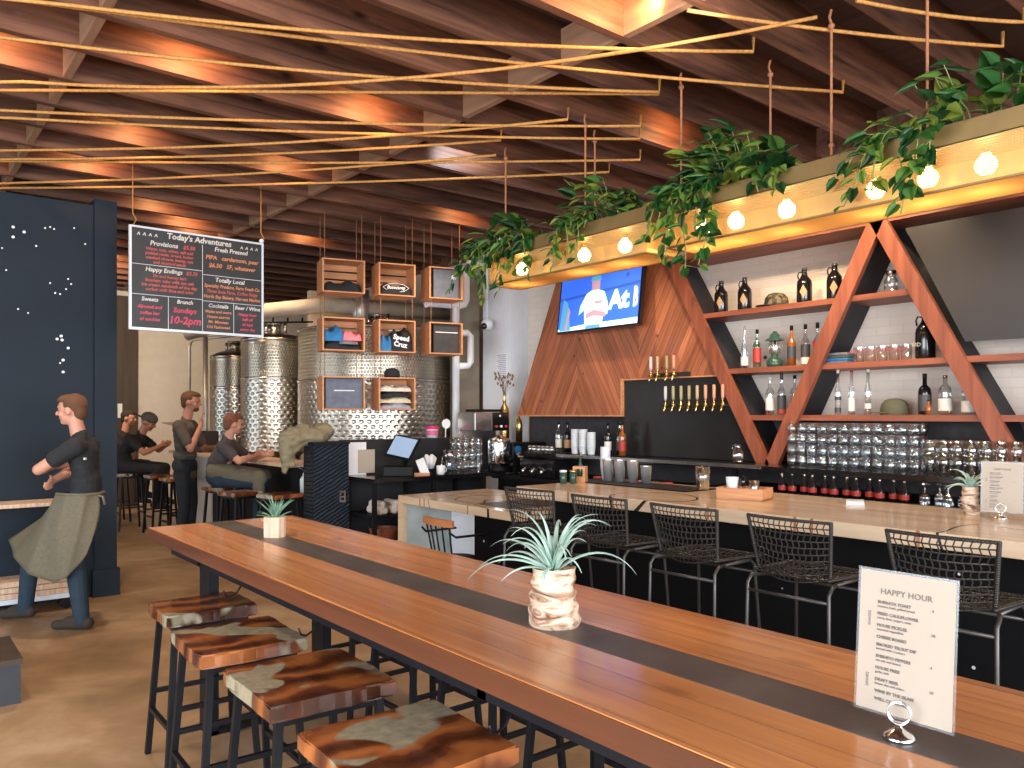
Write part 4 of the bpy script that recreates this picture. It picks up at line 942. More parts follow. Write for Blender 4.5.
for k,m in enumerate((M['slate'],M['blueshirt'],M['olive'],M['greycloth'])):
    b=MB(); b.box((-.08,-.10,.022*k),(.08,.09,.022*k+.02),.006); b.build('folded_cloth',m,t)
# ------------------------------------------------------------------ back bar
t=thing('back_bar','black back bar counter with a raised glass shelf below the wooden shelving','counter',(5.6,0,0))
b=MB(); b.box((.0,-.5,1.145),(.79,7.0,1.185)); b.build('upper_ledge',M['blackgloss'],t)
b=MB(); b.box((-.1,-.5,.88),(.79,7.2,.92)); b.build('lower_ledge',M['black'],t)
b=MB(); b.box((-.1,-.5,.9205),(.75,4.3,.985)); b.build('riser_board',M['black'],t)
b=MB(); b.box((0,-.5,0),(.79,7.2,.88)); b.build('cabinet',M['black'],t)
b=MB(); b.box((.765,-.5,.92),(.795,4.1,1.55)).box((.765,4.1,.92),(.795,7.55,1.59)); b.build('back_panel',M['darkslate'],t)
b=MB(); b.box((-.006,3.72,1.16),(.0,6.2,1.19)); b.build('steel_nosing',M['steel'],t)
for y in (1.9,4.0,6.95): b=MB(); b.box((.05,y,.92),(.09,y+.04,1.145)); b.build('ledge_post',M['black'],t)
# mugs stacked four high
t=thing('glass_mug','clear glass mug in the tall stacked rows on the back bar ledge','glass',(5.92,3.64,1.186),0,'stacked glass mugs')
b=MB(); b.lathe([(0,.004),(.036,.004),(.040,.03),(.041,.085),(.038,.084),(.036,.012),(0,.012)],n=14,caps=False); b.build('mug_body',M['glassfrost'],t)
b=MB(); b.tube([(-.038,-.01,.07),(-.060,-.012,.065),(-.062,-.012,.035),(-.038,-.01,.025)],.0055,6); b.build('handle',M['glassfrost'],t)
mug=t; first=True
for i in range(12):
    for j in range(2):
        for k in range(4 if (i+j)%5 else 4):
            if first: first=False; continue
            dup(mug,(5.92+.11*j,3.64-.0905*i,1.186+.0885*k),(i*0.3)%.6)
t=thing('pint_glass','tall clear pint glass stacked on the right part of the back bar ledge','glass',(5.88,2.52,1.186),0,'stacked pint glasses')
b=MB(); b.lathe([(0,.004),(.029,.004),(.041,.145),(.038,.145),(.027,.012),(0,.012)],n=14,caps=False); b.build('pint_body',M['glassfrost'],t)
pint=t
for i in range(7):
    for j in range(2):
        for k in range(2):
            if i==j==k==0: continue
            dup(pint,(5.88+.1*j,2.52-.092*i,1.186+.09*k))
# dark red labelled bottles lying in a row on the lower ledge
t=bottle([(0,0),(.034,.003),(.036,.02),(.036,.09),(.014,.13),(.012,.165)],M['blackgloss'],.012,.013,M['steel'],M['redlabel'],.0368,.03,.07)
t.scale=(.88,.88,.88)
place(t,(5.55,3.5,.986),'stubby dark bottle with red label under the glass ledge','bottle','stubby dark bottles below the ledge'); t['category']='bottle'
for i in range(11): dup(t,(5.55+.03*(i%2),3.5-.086*(i+1),.986),i*.4)
t=thing('wine_glass','upturned stem glass on the lower ledge of the back bar','glass',(5.56,2.42,.986),0,'upturned stem glasses')
b=MB(); b.lathe([(.03,.0),(.038,.05),(.03,.08),(.006,.09),(.004,.135),(.034,.142),(.034,.145)],n=14,caps=False); b.build('glass_body',M['glassfrost'],t)
for i in range(1,8): dup(t,(5.56+.05*(i%2),2.42-.075*i,.986))
t=thing('glass_jug','small empty clear jug on the steel ledge left of the V post','jug',(5.75,4.05,1.191))
b=MB(); b.lathe([(0,.003),(.045,.003),(.047,.09),(.025,.125),(.022,.16),(.026,.163)],n=16,caps=False); b.build('jug_body',M['glassfrost'],t)
b=MB(); b.tube([(.0,.024,.15),(0,.05,.15),(0,.055,.12),(0,.04,.11)],.005,6); b.build('handle',M['glassfrost'],t)
# left part of the back bar: stacked cups, bottles and boxes
def cupstack(name,label,loc,r0,r1,h,n,m,group=None,cat='cups',lidm=None):
    t=thing(name,label,cat,loc,0,group)
    for k in range(n):
        b=MB(); b.lathe([(r0,0),(r1,h-.006),(r1+.003,h-.003),(r1+.003,h),(r1-.002,h)],(0,0,k*.028),16,caps=(k==n-1)); b.build('cup',m,t)
    return t
for i,(y,h,l) in enumerate(((6.10,7,'left stack of white cups on the ledge below the chevron panel'),(5.98,7,'middle stack of white cups on the ledge below the chevron panel'),(5.86,6,'right stack of white cups on the ledge below the chevron panel'))):
    cupstack('cup_stack',l,(5.78,y,1.191),.036,.046,.09,h,M['plastic'],'white cup stacks on the ledge')
for i in range(5):
    place(bottle(P_std,(M['blackgloss'],M['glassgreen'],M['amber'],M['blackgloss'],M['glass'])[i],.03,.015,M['black'],(M['whitelabel'],M['darklabel'],M['redlabel'],M['growlerlabel'],M['whitelabel'])[i],.0378,.05,.14),(5.82+.07*(i%2),5.66-.10*i+0*(6.2-5.5),1.191) if i<3 else (5.9,6.35+.14*(i-3),1.191),('dark bottle with white label right of the cup stacks','green glass bottle right of the cup stacks','amber bottle right of the cup stacks, nearest the taps','dark tan labelled bottle left of the cup stacks','clear white labelled bottle left of the cup stacks')[i])
for i in range(6):
    t=thing('spice_jar','small lidded spice jar in the row under the chevron panel','jar',(5.68,6.72-.072*i,1.186),0,'spice jars in a row')
    b=MB(); b.lathe([(0,0),(.026,.002),(.027,.055),(.022,.062)],n=12); b.build('jar_body',M['glassfrost'],t); b=MB(); b.lathe([(.024,.062),(.024,.076),(0,.077)],n=12); b.build('lid',M['steel'],t)
t=thing('espresso_grinder','black machine with levers on the back bar below the chevron panel','machine',(5.62,6.45,.921))
b=MB(); b.box((-.08,-.28,0),(.12,.28,.20),.015); b.build('machine_body',M['blackgloss'],t)
for y in (-.15,0,.15): b=MB(); b.cyl((-.09,y,.12),(-.16,y-.02,.08),.012,n=8); b.ell((-.16,y-.02,.08),.02); b.build('lever',M['chrome'],t)
t=thing('refrigerated_well','dark rail well with jars and lids behind the bar, under the steel ledge','bar well',(5.3,4.75,0))
b=MB(); b.box((-.1,-.75,0),(.15,.85,.86)); b.build('well_body',M['black'],t)
b=MB(); b.box((-.1,-.75,.86),(.15,.85,.90)); b.build('well_rim',M['steel'],t)
for i in range(7):
    t=thing('garnish_jar','dark garnish jar with a reddish lid in the bar well','jar',(5.32,5.3-.14*i,.901),0,'garnish jars in the well')
    b=MB(); b.lathe([(0,0),(.045,.002),(.046,.10)],n=12); b.build('jar_body',M['glassfrost'],t); b=MB(); b.lathe([(.047,.1),(.047,.118),(0,.12)],n=12); b.build('lid',M['brown'] if i%2 else M['redlabel'],t)

# ------------------------------------------------------------------ things on the bar
Z=1.0605
def lathe_thing(name,label,cat,loc,parts,group=None,n=18,rz=0):
    t=thing(name,label,cat,loc,rz,group)
    for nm,prof,m in parts: b=MB(); b.lathe(prof,n=n,caps=False); b.build(nm,m,t)
    return t
sh=[('tin_body',[(0,.002),(.036,.002),(.047,.17),(.048,.172),(.045,.172),(.034,.006),(0,.006)],M['tin']),('tin_rim',[(.0475,.168),(.0495,.171),(.0475,.174)],M['chrome'])]
shl=('left one of the four polished steel shaker tins on the bar mat','second polished steel shaker tin from the left','third polished steel shaker tin from the left','right one of the four shaker tins, shorter and brighter')
for i,(x,y) in enumerate(((4.60,4.47),(4.62,4.36),(4.64,4.24),(4.66,4.12))):
    s_=lathe_thing('shaker_tin',shl[i],'shaker',(x,y,Z+.0085),sh,'shaker tins on the bar mat')
    if i==3: s_.scale=(.95,.95,.78)
t=thing('cup_stack','tall tower of clear white plastic cups on the bar','cups',(4.68,4.58,Z+.0085))
for k in range(11):
    b=MB(); b.lathe([(.027,0),(.042,.105),(.044,.108),(.041,.108)],(0,0,k*.016),14,caps=False); b.build('cup',M['plastic'],t)
t=thing('bar_mat','black rubber bar mat under the shaker tins','mat',(4.45,3.95,Z)); b=MB(); b.box((-.05,-.42,0),(.30,.78,.008),.002); b.build('mat_sheet',M['black'],t); b=MB(); 
for k in range(24): b.box((-.04,-.41+.049*k,.008),(.29,-.41+.049*k+.01,.0083))
b.build('mat_ribs',M['darkslate'],t)
t=lathe_thing('beer_glass','clear ribbed mixing glass standing left of the wooden tray','glass',(4.58,3.52,Z+.0085),[('glass_body',[(0,.004),(.045,.004),(.052,.165),(.049,.165),(.042,.02),(0,.02)],M['glassfrost'])])
def crate_tray(x,y,rz):
    t=thing('serving_caddy','pale wooden caddy holding a cup, picks and small tins on the bar','caddy',(x,y,Z),rz)
    W_,D_=.30,.20; m=M['crate']
    b=MB(); b.box((-W_/2,-D_/2,0),(W_/2,D_/2,.012)); b.build('caddy_base',m,t)
    for nm,lo,hi in (('side_board',(-W_/2,-D_/2,0),(-W_/2+.012,D_/2,.075)),('side_board',(W_/2-.012,-D_/2,0),(W_/2,D_/2,.075)),('side_board',(-W_/2+.012,-D_/2,.0),(W_/2-.012,-D_/2+.012,.075)),('side_board',(-W_/2+.012,D_/2-.012,.0),(W_/2-.012,D_/2,.075))):
        b=MB(); b.box(lo,hi); b.build(nm,m,t)
    return t
crate_tray(4.36,3.02,R(-75))
lathe_thing('paper_cup','white paper cup in the wooden caddy','cup',(4.34,3.10,Z+.0125),[('cup_body',[(0,.002),(.03,.002),(.042,.125),(.04,.125)],M['plastic'])])
lathe_thing('steel_cup','small steel jigger cup in the wooden caddy','cup',(4.36,2.95,Z+.0125),[('cup_body',[(0,.002),(.026,.002),(.033,.11),(.031,.11)],M['steel'])])
t=thing('pepper_shaker','little black topped pepper shaker in the wooden caddy','shaker',(4.35,3.025,Z+.0125)); b=MB(); b.lathe([(0,0),(.018,.002),(.018,.07)],n=12); b.build('shaker_body',M['glassfrost'],t); b=MB(); b.lathe([(.019,.07),(.022,.10),(.012,.13),(0,.14)],n=12); b.build('shaker_top',M['blackgloss'],t)
for i,(x,y,l) in enumerate(((4.22,4.59,'left of two small jars with white lids at the far bar corner'),(4.28,4.54,'right of two small jars with gold lids at the far bar corner'))):
    t=thing('bean_jar',l,'jar',(x+.2*0,y,Z)); b=MB(); b.lathe([(0,0),(.027,.002),(.028,.09)],n=14); b.build('jar_body',M['lantern'],t); b=MB(); b.lathe([(.029,.09),(.029,.105),(0,.106)],n=14); b.build('lid',M['plastic'] if i==0 else M['brass'],t)
# wooden bottle holder and bean jars at the corner of the bar
t=thing('bottle_holder','little pale wooden holder box with a green bottle in it','holder',(4.40,4.585,Z),R(-60)); b=MB(); b.box((-.05,-.04,0),(.05,.04,.02)).box((-.05,-.04,.02),(-.03,.04,.13)).box((.03,-.04,.02),(.05,.04,.13)).box((-.03,.03,.02),(.03,.04,.13)).box((-.03,-.04,.02),(.03,-.03,.05)).box((-.03,-.04,.11),(.03,-.03,.13)); b.build('holder_box',M['crate'],t)
t=thing('oil_bottle','slim green oil bottle standing in the little wooden holder','bottle',(4.40,4.585,Z+.021)); b=MB(); b.lathe([(0,0),(.024,.002),(.025,.1),(.009,.14),(.008,.18)],n=12); b.build('bottle_body',M['lantern'],t); b=MB(); b.cyl((0,0,.18),(.01,.0,.22),.004,n=6); b.build('pourer',M['brass'],t)

# bar menu, little pot, napkins
t=thing('potted_air_plant','silvery air plant in a slim driftwood pot on the bar at the right','plant',(4.66,1.79,Z),1.2); pp=drift_pot(t,.15,.045,9); ap=air_plant(t,(0,0,.14),22,.15,21,droop=1.5)
menu_card(4.62,1.62,Z,R(-80),.19,.26,'cream menu card standing on the bar at the right edge of the view',1.0,lean=.08)
ring_holder(4.55,1.60,Z+.0005,R(-80),'chrome ring card holder on the bar beside its menu',1.1)
t=thing('folded_napkins','small white stack of folded napkins lying on the bar','napkins',(4.62,2.42,Z),.5)
for k in range(3): b=MB(); b.box((-.07,-.05,.008*k),(.07,.05,.008*k+.007),.002); b.build('napkin',M['plastic'],t)
# ------------------------------------------------------------------ brewing tanks
def shell(b,r,z0,z1,n=48,rows=1):
    uvl=b.bm.loops.layers.uv.verify()
    g=[[b.bm.verts.new((r*math.cos(2*PI*i/n),r*math.sin(2*PI*i/n),z0+(z1-z0)*j/rows)) for j in range(rows+1)] for i in range(n)]
    for i in range(n):
        for j in range(rows):
            f=b._f([g[i][j],g[(i+1)%n][j],g[(i+1)%n][j+1],g[i][j+1]],True)
            if f:
                us=((i,j),(i+1,j),(i+1,j+1),(i,j+1))
                for l,(ui,uj) in zip(f.loops,us): l[uvl].uv=(2*PI*r*ui/n,z0+(z1-z0)*uj/rows)
def tank(x,y,r,zt,zs,zb,label,legs=True,jr=1.0):
    t=thing('brewing_tank',label,'tank',(x,y,0))
    b=MB(); shell(b,r*1.004,zb,zs); b.build('lower_jacket',M['dimple'],t,label='dimpled cooling jacket')
    b=MB(); shell(b,r*.998,zs,zt-.08); b.build('upper_jacket',M['honey'],t,label='honeycomb textured upper wall')
    b=MB(); b.lathe([(r*.998,zt-.08),(r,zt-.02),(r*.97,zt),(r*.7,zt+.05),(r*.3,zt+.09),(0,zt+.1)],n=48,caps=False); b.build('lid_dome',M['tanksteel'],t)
    b=MB(); b.lathe([(r*1.0,zs-.02),(r*1.015,zs-.012),(r*1.015,zs+.012),(r*1.0,zs+.02)],n=48,caps=False); b.build('seam_band',M['steel'],t)
    b=MB(); b.lathe([(r*.98,zt-.05),(r*1.02,zt-.035),(r*1.02,zt-.01),(r*.98,zt)],n=48,caps=False); b.build('top_rim',M['steel'],t)
    b=MB(); b.cyl((0,0,zt+.08),(0,0,zt+.2),.09,n=16).cyl((0,0,zt+.2),(0,0,zt+.23),.11,n=16).cyl((.12,-.1,zt+.06),(.12,-.1,zt+.24),.025,n=10).cyl((-.14,-.05,zt+.06),(-.14,-.05,zt+.2),.02,n=10); b.build('manway',M['steel'],t)
    b=MB(); b.lathe([(r*.2,zb-.25),(r*.9,zb-.04),(r,zb)],n=40,caps=False); b.build('cone_bottom',M['tanksteel'],t)
    for k in range(4):
        a=PI/4+k*PI/2; b=MB(); b.cyl((r*.8*math.cos(a),r*.8*math.sin(a),0),(r*.8*math.cos(a),r*.8*math.sin(a),zb+.02),.03,n=10); b.build('leg',M['steel'],t)
    return t
tank(4.38,12.35,.36,2.52,2.02,.9,'narrow stainless brewing tank farthest to the left')
tank(4.37,10.75,.445,2.66,2.10,1.1,'tall stainless brewing tank with a honeycomb upper wall behind the seated man')
tank(5.17,9.28,1.0,2.70,2.03,1.15,'huge dimpled stainless tank behind the hanging crates')
t=thing('steam_pipe','bent beige steel pipe rising beside the narrow tank','pipe',(3.98,13.3,0))
b=MB(); b.tube([(0,0,0),(0,0,2.70),(.01,-.04,2.79),(.03,-.15,2.82),(.3,-1.2,2.82)],.026,10); b.build('pipe_run',M['galv'],t)
b=MB(); b.cyl((-.06,-.99,0),(-.06,-.99,2.8),.038,n=12); b.build('stand_pipe',M['galv'],t)
# insulated duct and ceiling conduit
t=thing('air_duct','beige round air duct crossing above the tanks','duct',(4.0,9.6,2.93)); b=MB(); b.tube([(-.9,.9,-.28),(-.1,.2,.0),(.5,-.2,.08),(2.3,-.45,.10)],.10,18); b.build('duct_run',M['duct'],t)
b=MB(); b.cyl((.95,-.3,-.2),(.95,-.3,.3),.11,n=16); b.build('duct_collar',M['galv'],t)
t=thing('cable_tray','dark overhead rail with small clamps left of the crates','rail',(3.6,9.0,2.72)); b=MB(); b.tube([(-.3,.5,-.02),(.5,-.1,0)],.012,6)
for k in range(6): b.cyl((-.3+.14*k,.5-.105*k,-.01),(-.3+.14*k,.5-.105*k,.05),.012,n=6)
b.build('rail_run',M['black'],t)
# white drain pipes
t=thing('drain_pipe','white plastic drain pipe zigzagging up the wall right of the crates','pipe',(5.55,7.98,0))
b=MB(); b.tube([(-.44,0,2.93),(-.38,0,2.94),(.05,0,2.95),(.12,0,2.97),(.15,0,3.03),(.15,0,3.42),(.19,0,3.48),(.6,.05,3.47)],.048,12); b.build('pipe_run',M['pvc'],t,label='upper white pipe run')
b=MB(); b.cyl((0,0,.0),(0,0,2.93),.045,n=12); b.build('pipe_run',M['pvc'],t,label='vertical white pipe run')
b=MB(); b.tube([(.0,0,2.60),(.17,0,2.62),(.22,0,2.58),(.22,0,2.26),(.18,0,2.21),(.03,0,2.2)],.042,12); b.build('pipe_loop',M['pvc'],t)
t=thing('wall_flue','dull brown steel flue box behind the coffee brewer','duct',(5.95,8.2,0)); b=MB(); b.box((-.2,0,1.0),(.12,.2,3.4)); b.build('flue_panel',mat('dull_bronze_sheet',(.24,.2,.145),.45,metal=.3),t)
# dome camera
t=thing('dome_camera','small white dome camera on a pole beside the white column','camera',(5.93,7.85,2.70))
b=MB(); b.cyl((0,0,.1),(0,0,1.079),.012,n=8); b.build('ceiling_pole',M['pvc'],t)
b=MB(); b.lathe([(0,-.04),(.06,-.035),(.075,.0),(.07,.06),(.03,.1),(0,.1)],n=18); b.build('camera_shell',M['pvc'],t); b=MB(); b.ell((-.06,-.02,.0),.042); b.build('camera_eye',M['blackgloss'],t)
# notice on the column
t=thing('paper_notice','white printed notice taped high on the white column','notice',(6.095,7.77,2.18)); b=MB(); b.box((0,-.12,-.20),(.003,.12,.20)); b.build('notice_sheet',M['whitepaper'],t)
b=MB()
for k in range(15): b.box((-.001,-.09,.165-.023*k),(0,.09-.02*(k%3),.172-.023*k))
b.build('printed_lines',mat('blue_grey_print',(.2,.24,.42),.6),t)

# ------------------------------------------------------------------ hanging crates (a rack turned towards the room)
OC=Vector((3.70,7.80,0)); AC=R(-14.9)
def cw(x,y,z): c,s=math.cos(AC),math.sin(AC); return (OC.x+c*x-s*y,OC.y+s*x+c*y,z)
def crate(s,z,w,h,d,label,front=None):
    t=thing('hanging_crate',label,'crate',cw(s,0,z),AC,'wooden crates hanging over the coffee station'); m=M['crate']
    b=MB(); b.box((0,0,0),(.018,d,h)); b.build('side_board',m,t); b=MB(); b.box((w-.018,0,0),(w,d,h)); b.build('side_board',m,t)
    for y in (.0,d*.36,d*.72):
        b=MB(); b.box((.018,y,0),(w-.018,y+d*.27,.014)); b.build('bottom_slat',m,t)
    b=MB(); b.box((.018,0,h-.014),(w-.018,d*.9,h)); b.build('top_board',m,t)
    for k in range(4): b=MB(); b.box((.018,d-.012,.02+k*h/4.1),(w-.018,d,.02+k*h/4.1+h*.19)); b.build('back_slat',m,t)
    if front=='none': pass
    return t
cols=((0,.46),(.61,.42),(1.19,.40))
names=(('top left','top middle','top right'),('middle row left','middle row centre','middle row right'),('bottom left','bottom right'))
labs={(0,0):'top left hanging crate with dark cloth inside',(0,1):'top middle hanging crate holding a black shirt with a white badge',(0,2):'top right hanging crate closed by a slate grey front',(1,0):'crate of blue and pink shirts in the middle row, left',(1,1):'crate of black and blue shirts in the middle row, centre',(1,2):'middle row crate at the right closed by a brown front',(2,0):'bottom left hanging crate closed by a black front',(2,1):'bottom right hanging crate with folded shirts and a cap on top'}
CH=.36; ZR=(2.915,2.29,1.655)
for r_ in range(3):
    for c_ in range(3 if r_<2 else 2): crate(cols[c_][0],ZR[r_],cols[c_][1],CH,.32,labs[(r_,c_)])
for c_ in range(3):
    s0,w_=cols[c_]
    for sx in (s0+.03,s0+w_-.03):
        for y in (.03,.29):
            for (za,zb) in ([(ZR[0]+CH,3.78),(ZR[1]+CH,ZR[0])]+([(ZR[2]+CH,ZR[1])] if c_<2 else [])):
                b=MB(); a=cw(sx,y,za); c=cw(sx,y,zb); b.cyl(a,c,.004,n=5)
                tag(b.build('crate_cord',M['ropedark']),'thin brown cord holding up the hanging crates','cord','cords of the hanging crates')
def cbox(name,label,cat,s,z,w,h,d,m,y0=.03):
    t=thing(name,label,cat,cw(s,y0,z),AC); b=MB(); b.box((0,0,0),(w,d,h),.004); b.build('box_body',m,t); return t
t=cbox('storage_box','slate grey box filling the top right crate','box',1.19+.06,ZR[0]+.0145,.30,.325,.24,M['slate']); b=MB(); b.ell((.24,-.001,.24),(.03,.002,.03)); b.build('pale_mark',M['chalkframe'],t)
t=cbox('storage_box','brown box with a white line in the middle right crate','box',1.19+.06,ZR[1]+.0145,.30,.325,.24,M['darkslate']); b=MB(); b.box((.02,-.002,.23),(.29,0,.24)); b.build('white_line',M['whitepaper'],t)
t=cbox('storage_box','black box with a white line in the bottom left crate','box',.04,ZR[2]+.0145,.40,.325,.24,M['slate']); b=MB(); b.box((.09,-.002,.19),(.31,0,.2)); b.build('white_line',M['whitepaper'],t)
def cloth_heap(name,label,s,z,w,d,h,m,seed,rot=0,y0=.04):
    rnd=random.Random(seed); ph=[rnd.uniform(0,6) for _ in range(6)]
    t=thing(name,label,'shirt',cw(s,y0,z),AC)
    def fn(u,v):
        ex=max(0,math.sin(PI*min(1,max(0,u))))**.22; ey=max(0,math.sin(PI*v))**.22
        hh=h*ex*ey*(.8+.2*math.sin(7*u+ph[0]+3*v)+.12*math.sin(15*u+ph[1])*math.sin(9*v+ph[2]))
        return (w*u,d*v,max(0.0,hh)+.001)
    b=MB(); b.grid(fn,26,14); b.quad([(0,0,.001),(w,0,.001),(w,d,.001),(0,d,.001)])
    b.build('folded_cloth',m,t); return t
cloth_heap('folded_shirt','dark folded cloth lying in the top left crate',.03,ZR[0]+.0145,.40,.25,.15,M['blackcloth'],1)
t=cloth_heap('folded_shirt','black shirt with a white badge in the top middle crate',.64,ZR[0]+.0145,.36,.24,.16,M['blackcloth'],2)
b=MB(); b.tube([(.18+.13*math.cos(a)*(1 if abs(math.cos(a))<.8 else 1.15),.012,.085+.05*math.sin(a)) for a in [2*PI*k/8 for k in range(8)]],.004,5,closed=True); b.build('badge_outline',M['whitepaper'],t)
join_texts('badge_lettering',[('Basecamp',.052,M['whitepaper'],(.18,.008,.07),(R(90),0,0),dict(align='CENTER',shear=.2,bold=.001))],t)
for k,(m_,l,ds,dz,h_) in enumerate(((M['blackcloth'],'black shirt at the bottom of the left middle row crate',.0,0,.11),(M['blueshirt'],'bright blue shirt at the left of the left middle row crate',.0,.09,.18),(M['pink'],'pink shirt on the pile in the left middle row crate',.20,.10,.13),(M['greycloth'],'striped grey shirt edge in the left middle row crate',.16,.06,.08))):
    cloth_heap('folded_shirt',l,.025+ds,ZR[1]+.0145+dz,(.40 if ds==0 and k==0 else .21),.24,h_,m_,20+k,y0=.03-.004*k)
cloth_heap('folded_shirt','blue shirt in the centre middle row crate',.635,ZR[1]+.0145,.17,.22,.22,M['blueshirt'],31)
t=cloth_heap('folded_shirt','black shirt with white lettering in the centre middle row crate',.76,ZR[1]+.0145,.24,.24,.31,M['blackcloth'],32)
join_texts('shirt_lettering',[('Speed\nCruz',.075,M['whitepaper'],(.115,.004,.13),(R(90),R(8),0),dict(align='CENTER',bold=.003))],t)
for k,(m_,l,h_) in enumerate(((M['stripecloth'],'striped shirt at the bottom of the bottom right crate',.07),(M['cream'],'cream shirt in the bottom right crate',.05),(M['blackcloth'],'black shirt on the pile in the bottom right crate',.11),(M['towel'],'pale shirt on top in the bottom right crate',.04))):
    cloth_heap('folded_shirt',l,.63,ZR[2]+.0145+.064*k,.37,.24,.085,m_,40+k)
cc=capobj('baseball_cap','black cap with a grey front on top of the bottom right crate',cw(.80,.15,ZR[2]+CH+.002),R(-105),M['blackcloth'],1.0)

# ------------------------------------------------------------------ coffee station
t=thing('divider_wall','wavy blue-black tiled end of the low divider wall','wall',(3.44,7.45,0)); b=MB(); b.box((0,0,0),(.39,.24,1.30)); b.build('tiled_face',M['wavy'],t)
b=MB(); b.box((-.01,-.01,1.30),(.40,.25,1.325)); b.build('cap_board',M['black'],t)
b=MB(); b.box((.28,-.008,.70),(.35,.0,.82)); b.build('socket_plate',M['steel'],t); b=MB(); b.box((.30,-.012,.765),(.33,-.008,.795)).box((.30,-.012,.72),(.33,-.008,.75)); b.build('socket_face',M['black'],t)
t=thing('low_wall','dark low wall running behind the coffee station','wall',(3.84,7.60,0)); b=MB(); b.box((0,0,0),(1.85,.10,1.335)); b.build('wall_board',M['darkply'],t)
t=thing('coffee_counter','black steel coffee station counter with open shelves below','counter',(3.86,6.98,0))
b=MB(); b.box((0,0,.92),(1.68,.6,.96)); b.build('counter_slab',M['blackgloss'],t)
b=MB(); b.box((.02,.02,.56),(1.4,.58,.585)); b.build('shelf',M['black'],t); b=MB(); b.box((.02,.02,.2),(1.4,.58,.225)); b.build('shelf',M['black'],t)
for x,y in ((0,0),(.7,0),(1.36,0),(0,.55),(.7,.55),(1.36,.55)): b=MB(); b.box((x,y,0),(x+.04,y+.04,.92)); b.build('leg',M['black'],t)
for k in range(5):
    t=thing('rolled_towel','pale folded towel on the shelf under the coffee counter','towel',(3.98+.17*k,7.06,.586),0,'folded towels under the coffee counter')
    b=MB(); b.cap((0,0.0,.045),(0,.2,.045),.045).cap((.05,0,.04),(.05,.2,.04),.038).cap((.02,0,.105),(.02,.2,.105),.04); b.build('towel_roll',M['towel'],t,remesh=.012)
for k in range(3):
    t=thing('storage_tub','brown storage tub on the lowest shelf of the coffee counter','tub',(4.1+.4*k,7.2,.226),0,'tubs on the lowest shelf'); b=MB(); b.lathe([(0,0),(.12,.003),(.15,.2),(.155,.21),(.14,.21)],n=16,caps=False); b.build('tub_body',M['shelfwood'],t)
# point-of-sale screen
t=thing('sale_screen','tilted touch screen terminal on a black stand at the coffee station','screen',(4.27,7.18,.961),R(-30))
b=MB(); b.box((-.16,-.06,0),(.14,.22,.10),.01); b.build('receipt_printer',M['black'],t)
b=MB(); b.bar((.05,.10,.1),(.10,.05,.26),.06,.03); b.build('screen_stand',M['black'],t)
m4=Matrix.Translation((.04,0,.30))@Euler((0,0,R(-42))).to_matrix().to_4x4()@Euler((R(-32),R(8),0)).to_matrix().to_4x4()
b=MB(); b.box((-.17,-.012,-.13),(.17,.012,.13),.006,m4); b.build('screen_case',M['black'],t)
b=MB(); b.box((-.15,-.0145,-.11),(.15,-.0125,.11),0,m4); s_=b.build('screen_glass',M['screen'],t)
t=thing('notice_sheet','white sheet of paper standing against the low wall','paper',(3.98,7.575,1.04)); b=MB(); b.box((-.14,0,-.078),(.12,.004,.27)); b.build('sheet',M['whitepaper'],t); b=MB(); b.box((.02,-.006,-.06),(.22,-.002,.19)); b.build('front_sheet',M['paper'],t)
t=thing('card_reader_stand','white angled price card beside the touch screen','card',(4.52,7.05,.961),R(-35)); b=MB(); b.box((-.045,0,0),(.045,.008,.19),0,Euler((R(-10),R(-22),0)).to_matrix().to_4x4()); b.build('price_card',M['whitepaper'],t); b=MB(); b.box((-.12,-.03,0),(.04,.05,.03),.004); b.build('wood_foot',M['crate'],t)
t=thing('napkin_bundle','bundle of white napkins in a holder on the coffee counter','napkins',(4.66,7.2,.961)); b=MB(); b.box((-.05,-.04,0),(.05,.04,.06)); b.build('napkin_box',M['black'],t)
b=MB()
for k in range(6): b.cap((-.03+.012*k,-.02+.008*(k%3),.05),(-.055+.022*k,-.03+.012*(k%3),.19-.012*(k%3)),.016,.028,8)
b.build('napkin',M['plastic'],t)
t=lathe_thing('white_mug','white mug holding a spoon on the coffee counter','mug',(4.70,7.04,.961),[('mug_body',[(0,.003),(.035,.003),(.045,.02),(.046,.1),(.042,.1),(.038,.012),(0,.012)],M['plastic'])]); b=MB(); b.tube([(.044,0,.08),(.07,0,.07),(.07,0,.04),(.044,0,.025)],.006,6); b.build('handle',M['plastic'],t); b=MB(); b.cyl((0,0,.02),(.03,.01,.2),.006,n=6); b.build('spoon',M['steel'],t)
t=lathe_thing('water_bottle','light blue bottle on the coffee counter','bottle',(4.83,7.06,.961),[('bottle_body',[(0,.002),(.042,.003),(.044,.15),(.02,.18),(.018,.2)],M['blueplastic'])]); b=MB(); b.cyl((0,0,.2),(0,0,.225),.02,n=10); b.build('cap',M['whitepaper'],t)
t=lathe_thing('paint_tub','magenta and white round tub on top of the low wall','tub',(4.99,7.65,1.336),[('tub_body',[(0,.0),(.065,.002),(.07,.10)],M['plastic']),('tub_lid',[(.072,.1),(.073,.14),(0,.142)],mat('magenta_lid',(.5,.02,.14),.4)),('paper_band',[(.0705,.03),(.0715,.09)],mat('magenta_band',(.6,.12,.25),.5))])
t=thing('stacked_tumbler','clear tumbler in the stack left of the coffee brewer','glass',(4.90,7.12,.961),0,'stacked clear tumblers'); b=MB(); b.lathe([(0,.003),(.036,.003),(.044,.125),(.041,.125),(.034,.012),(0,.012)],n=14,caps=False); b.build('tumbler_body',M['glassfrost'],t)
for i in range(5):
    for j in range(2):
        for k in range(3 if i not in(0,) else 2):
            if i==j==k==0: continue
            dup(t,(4.90+.09*i,7.12+.1*j,.961+.127*k))
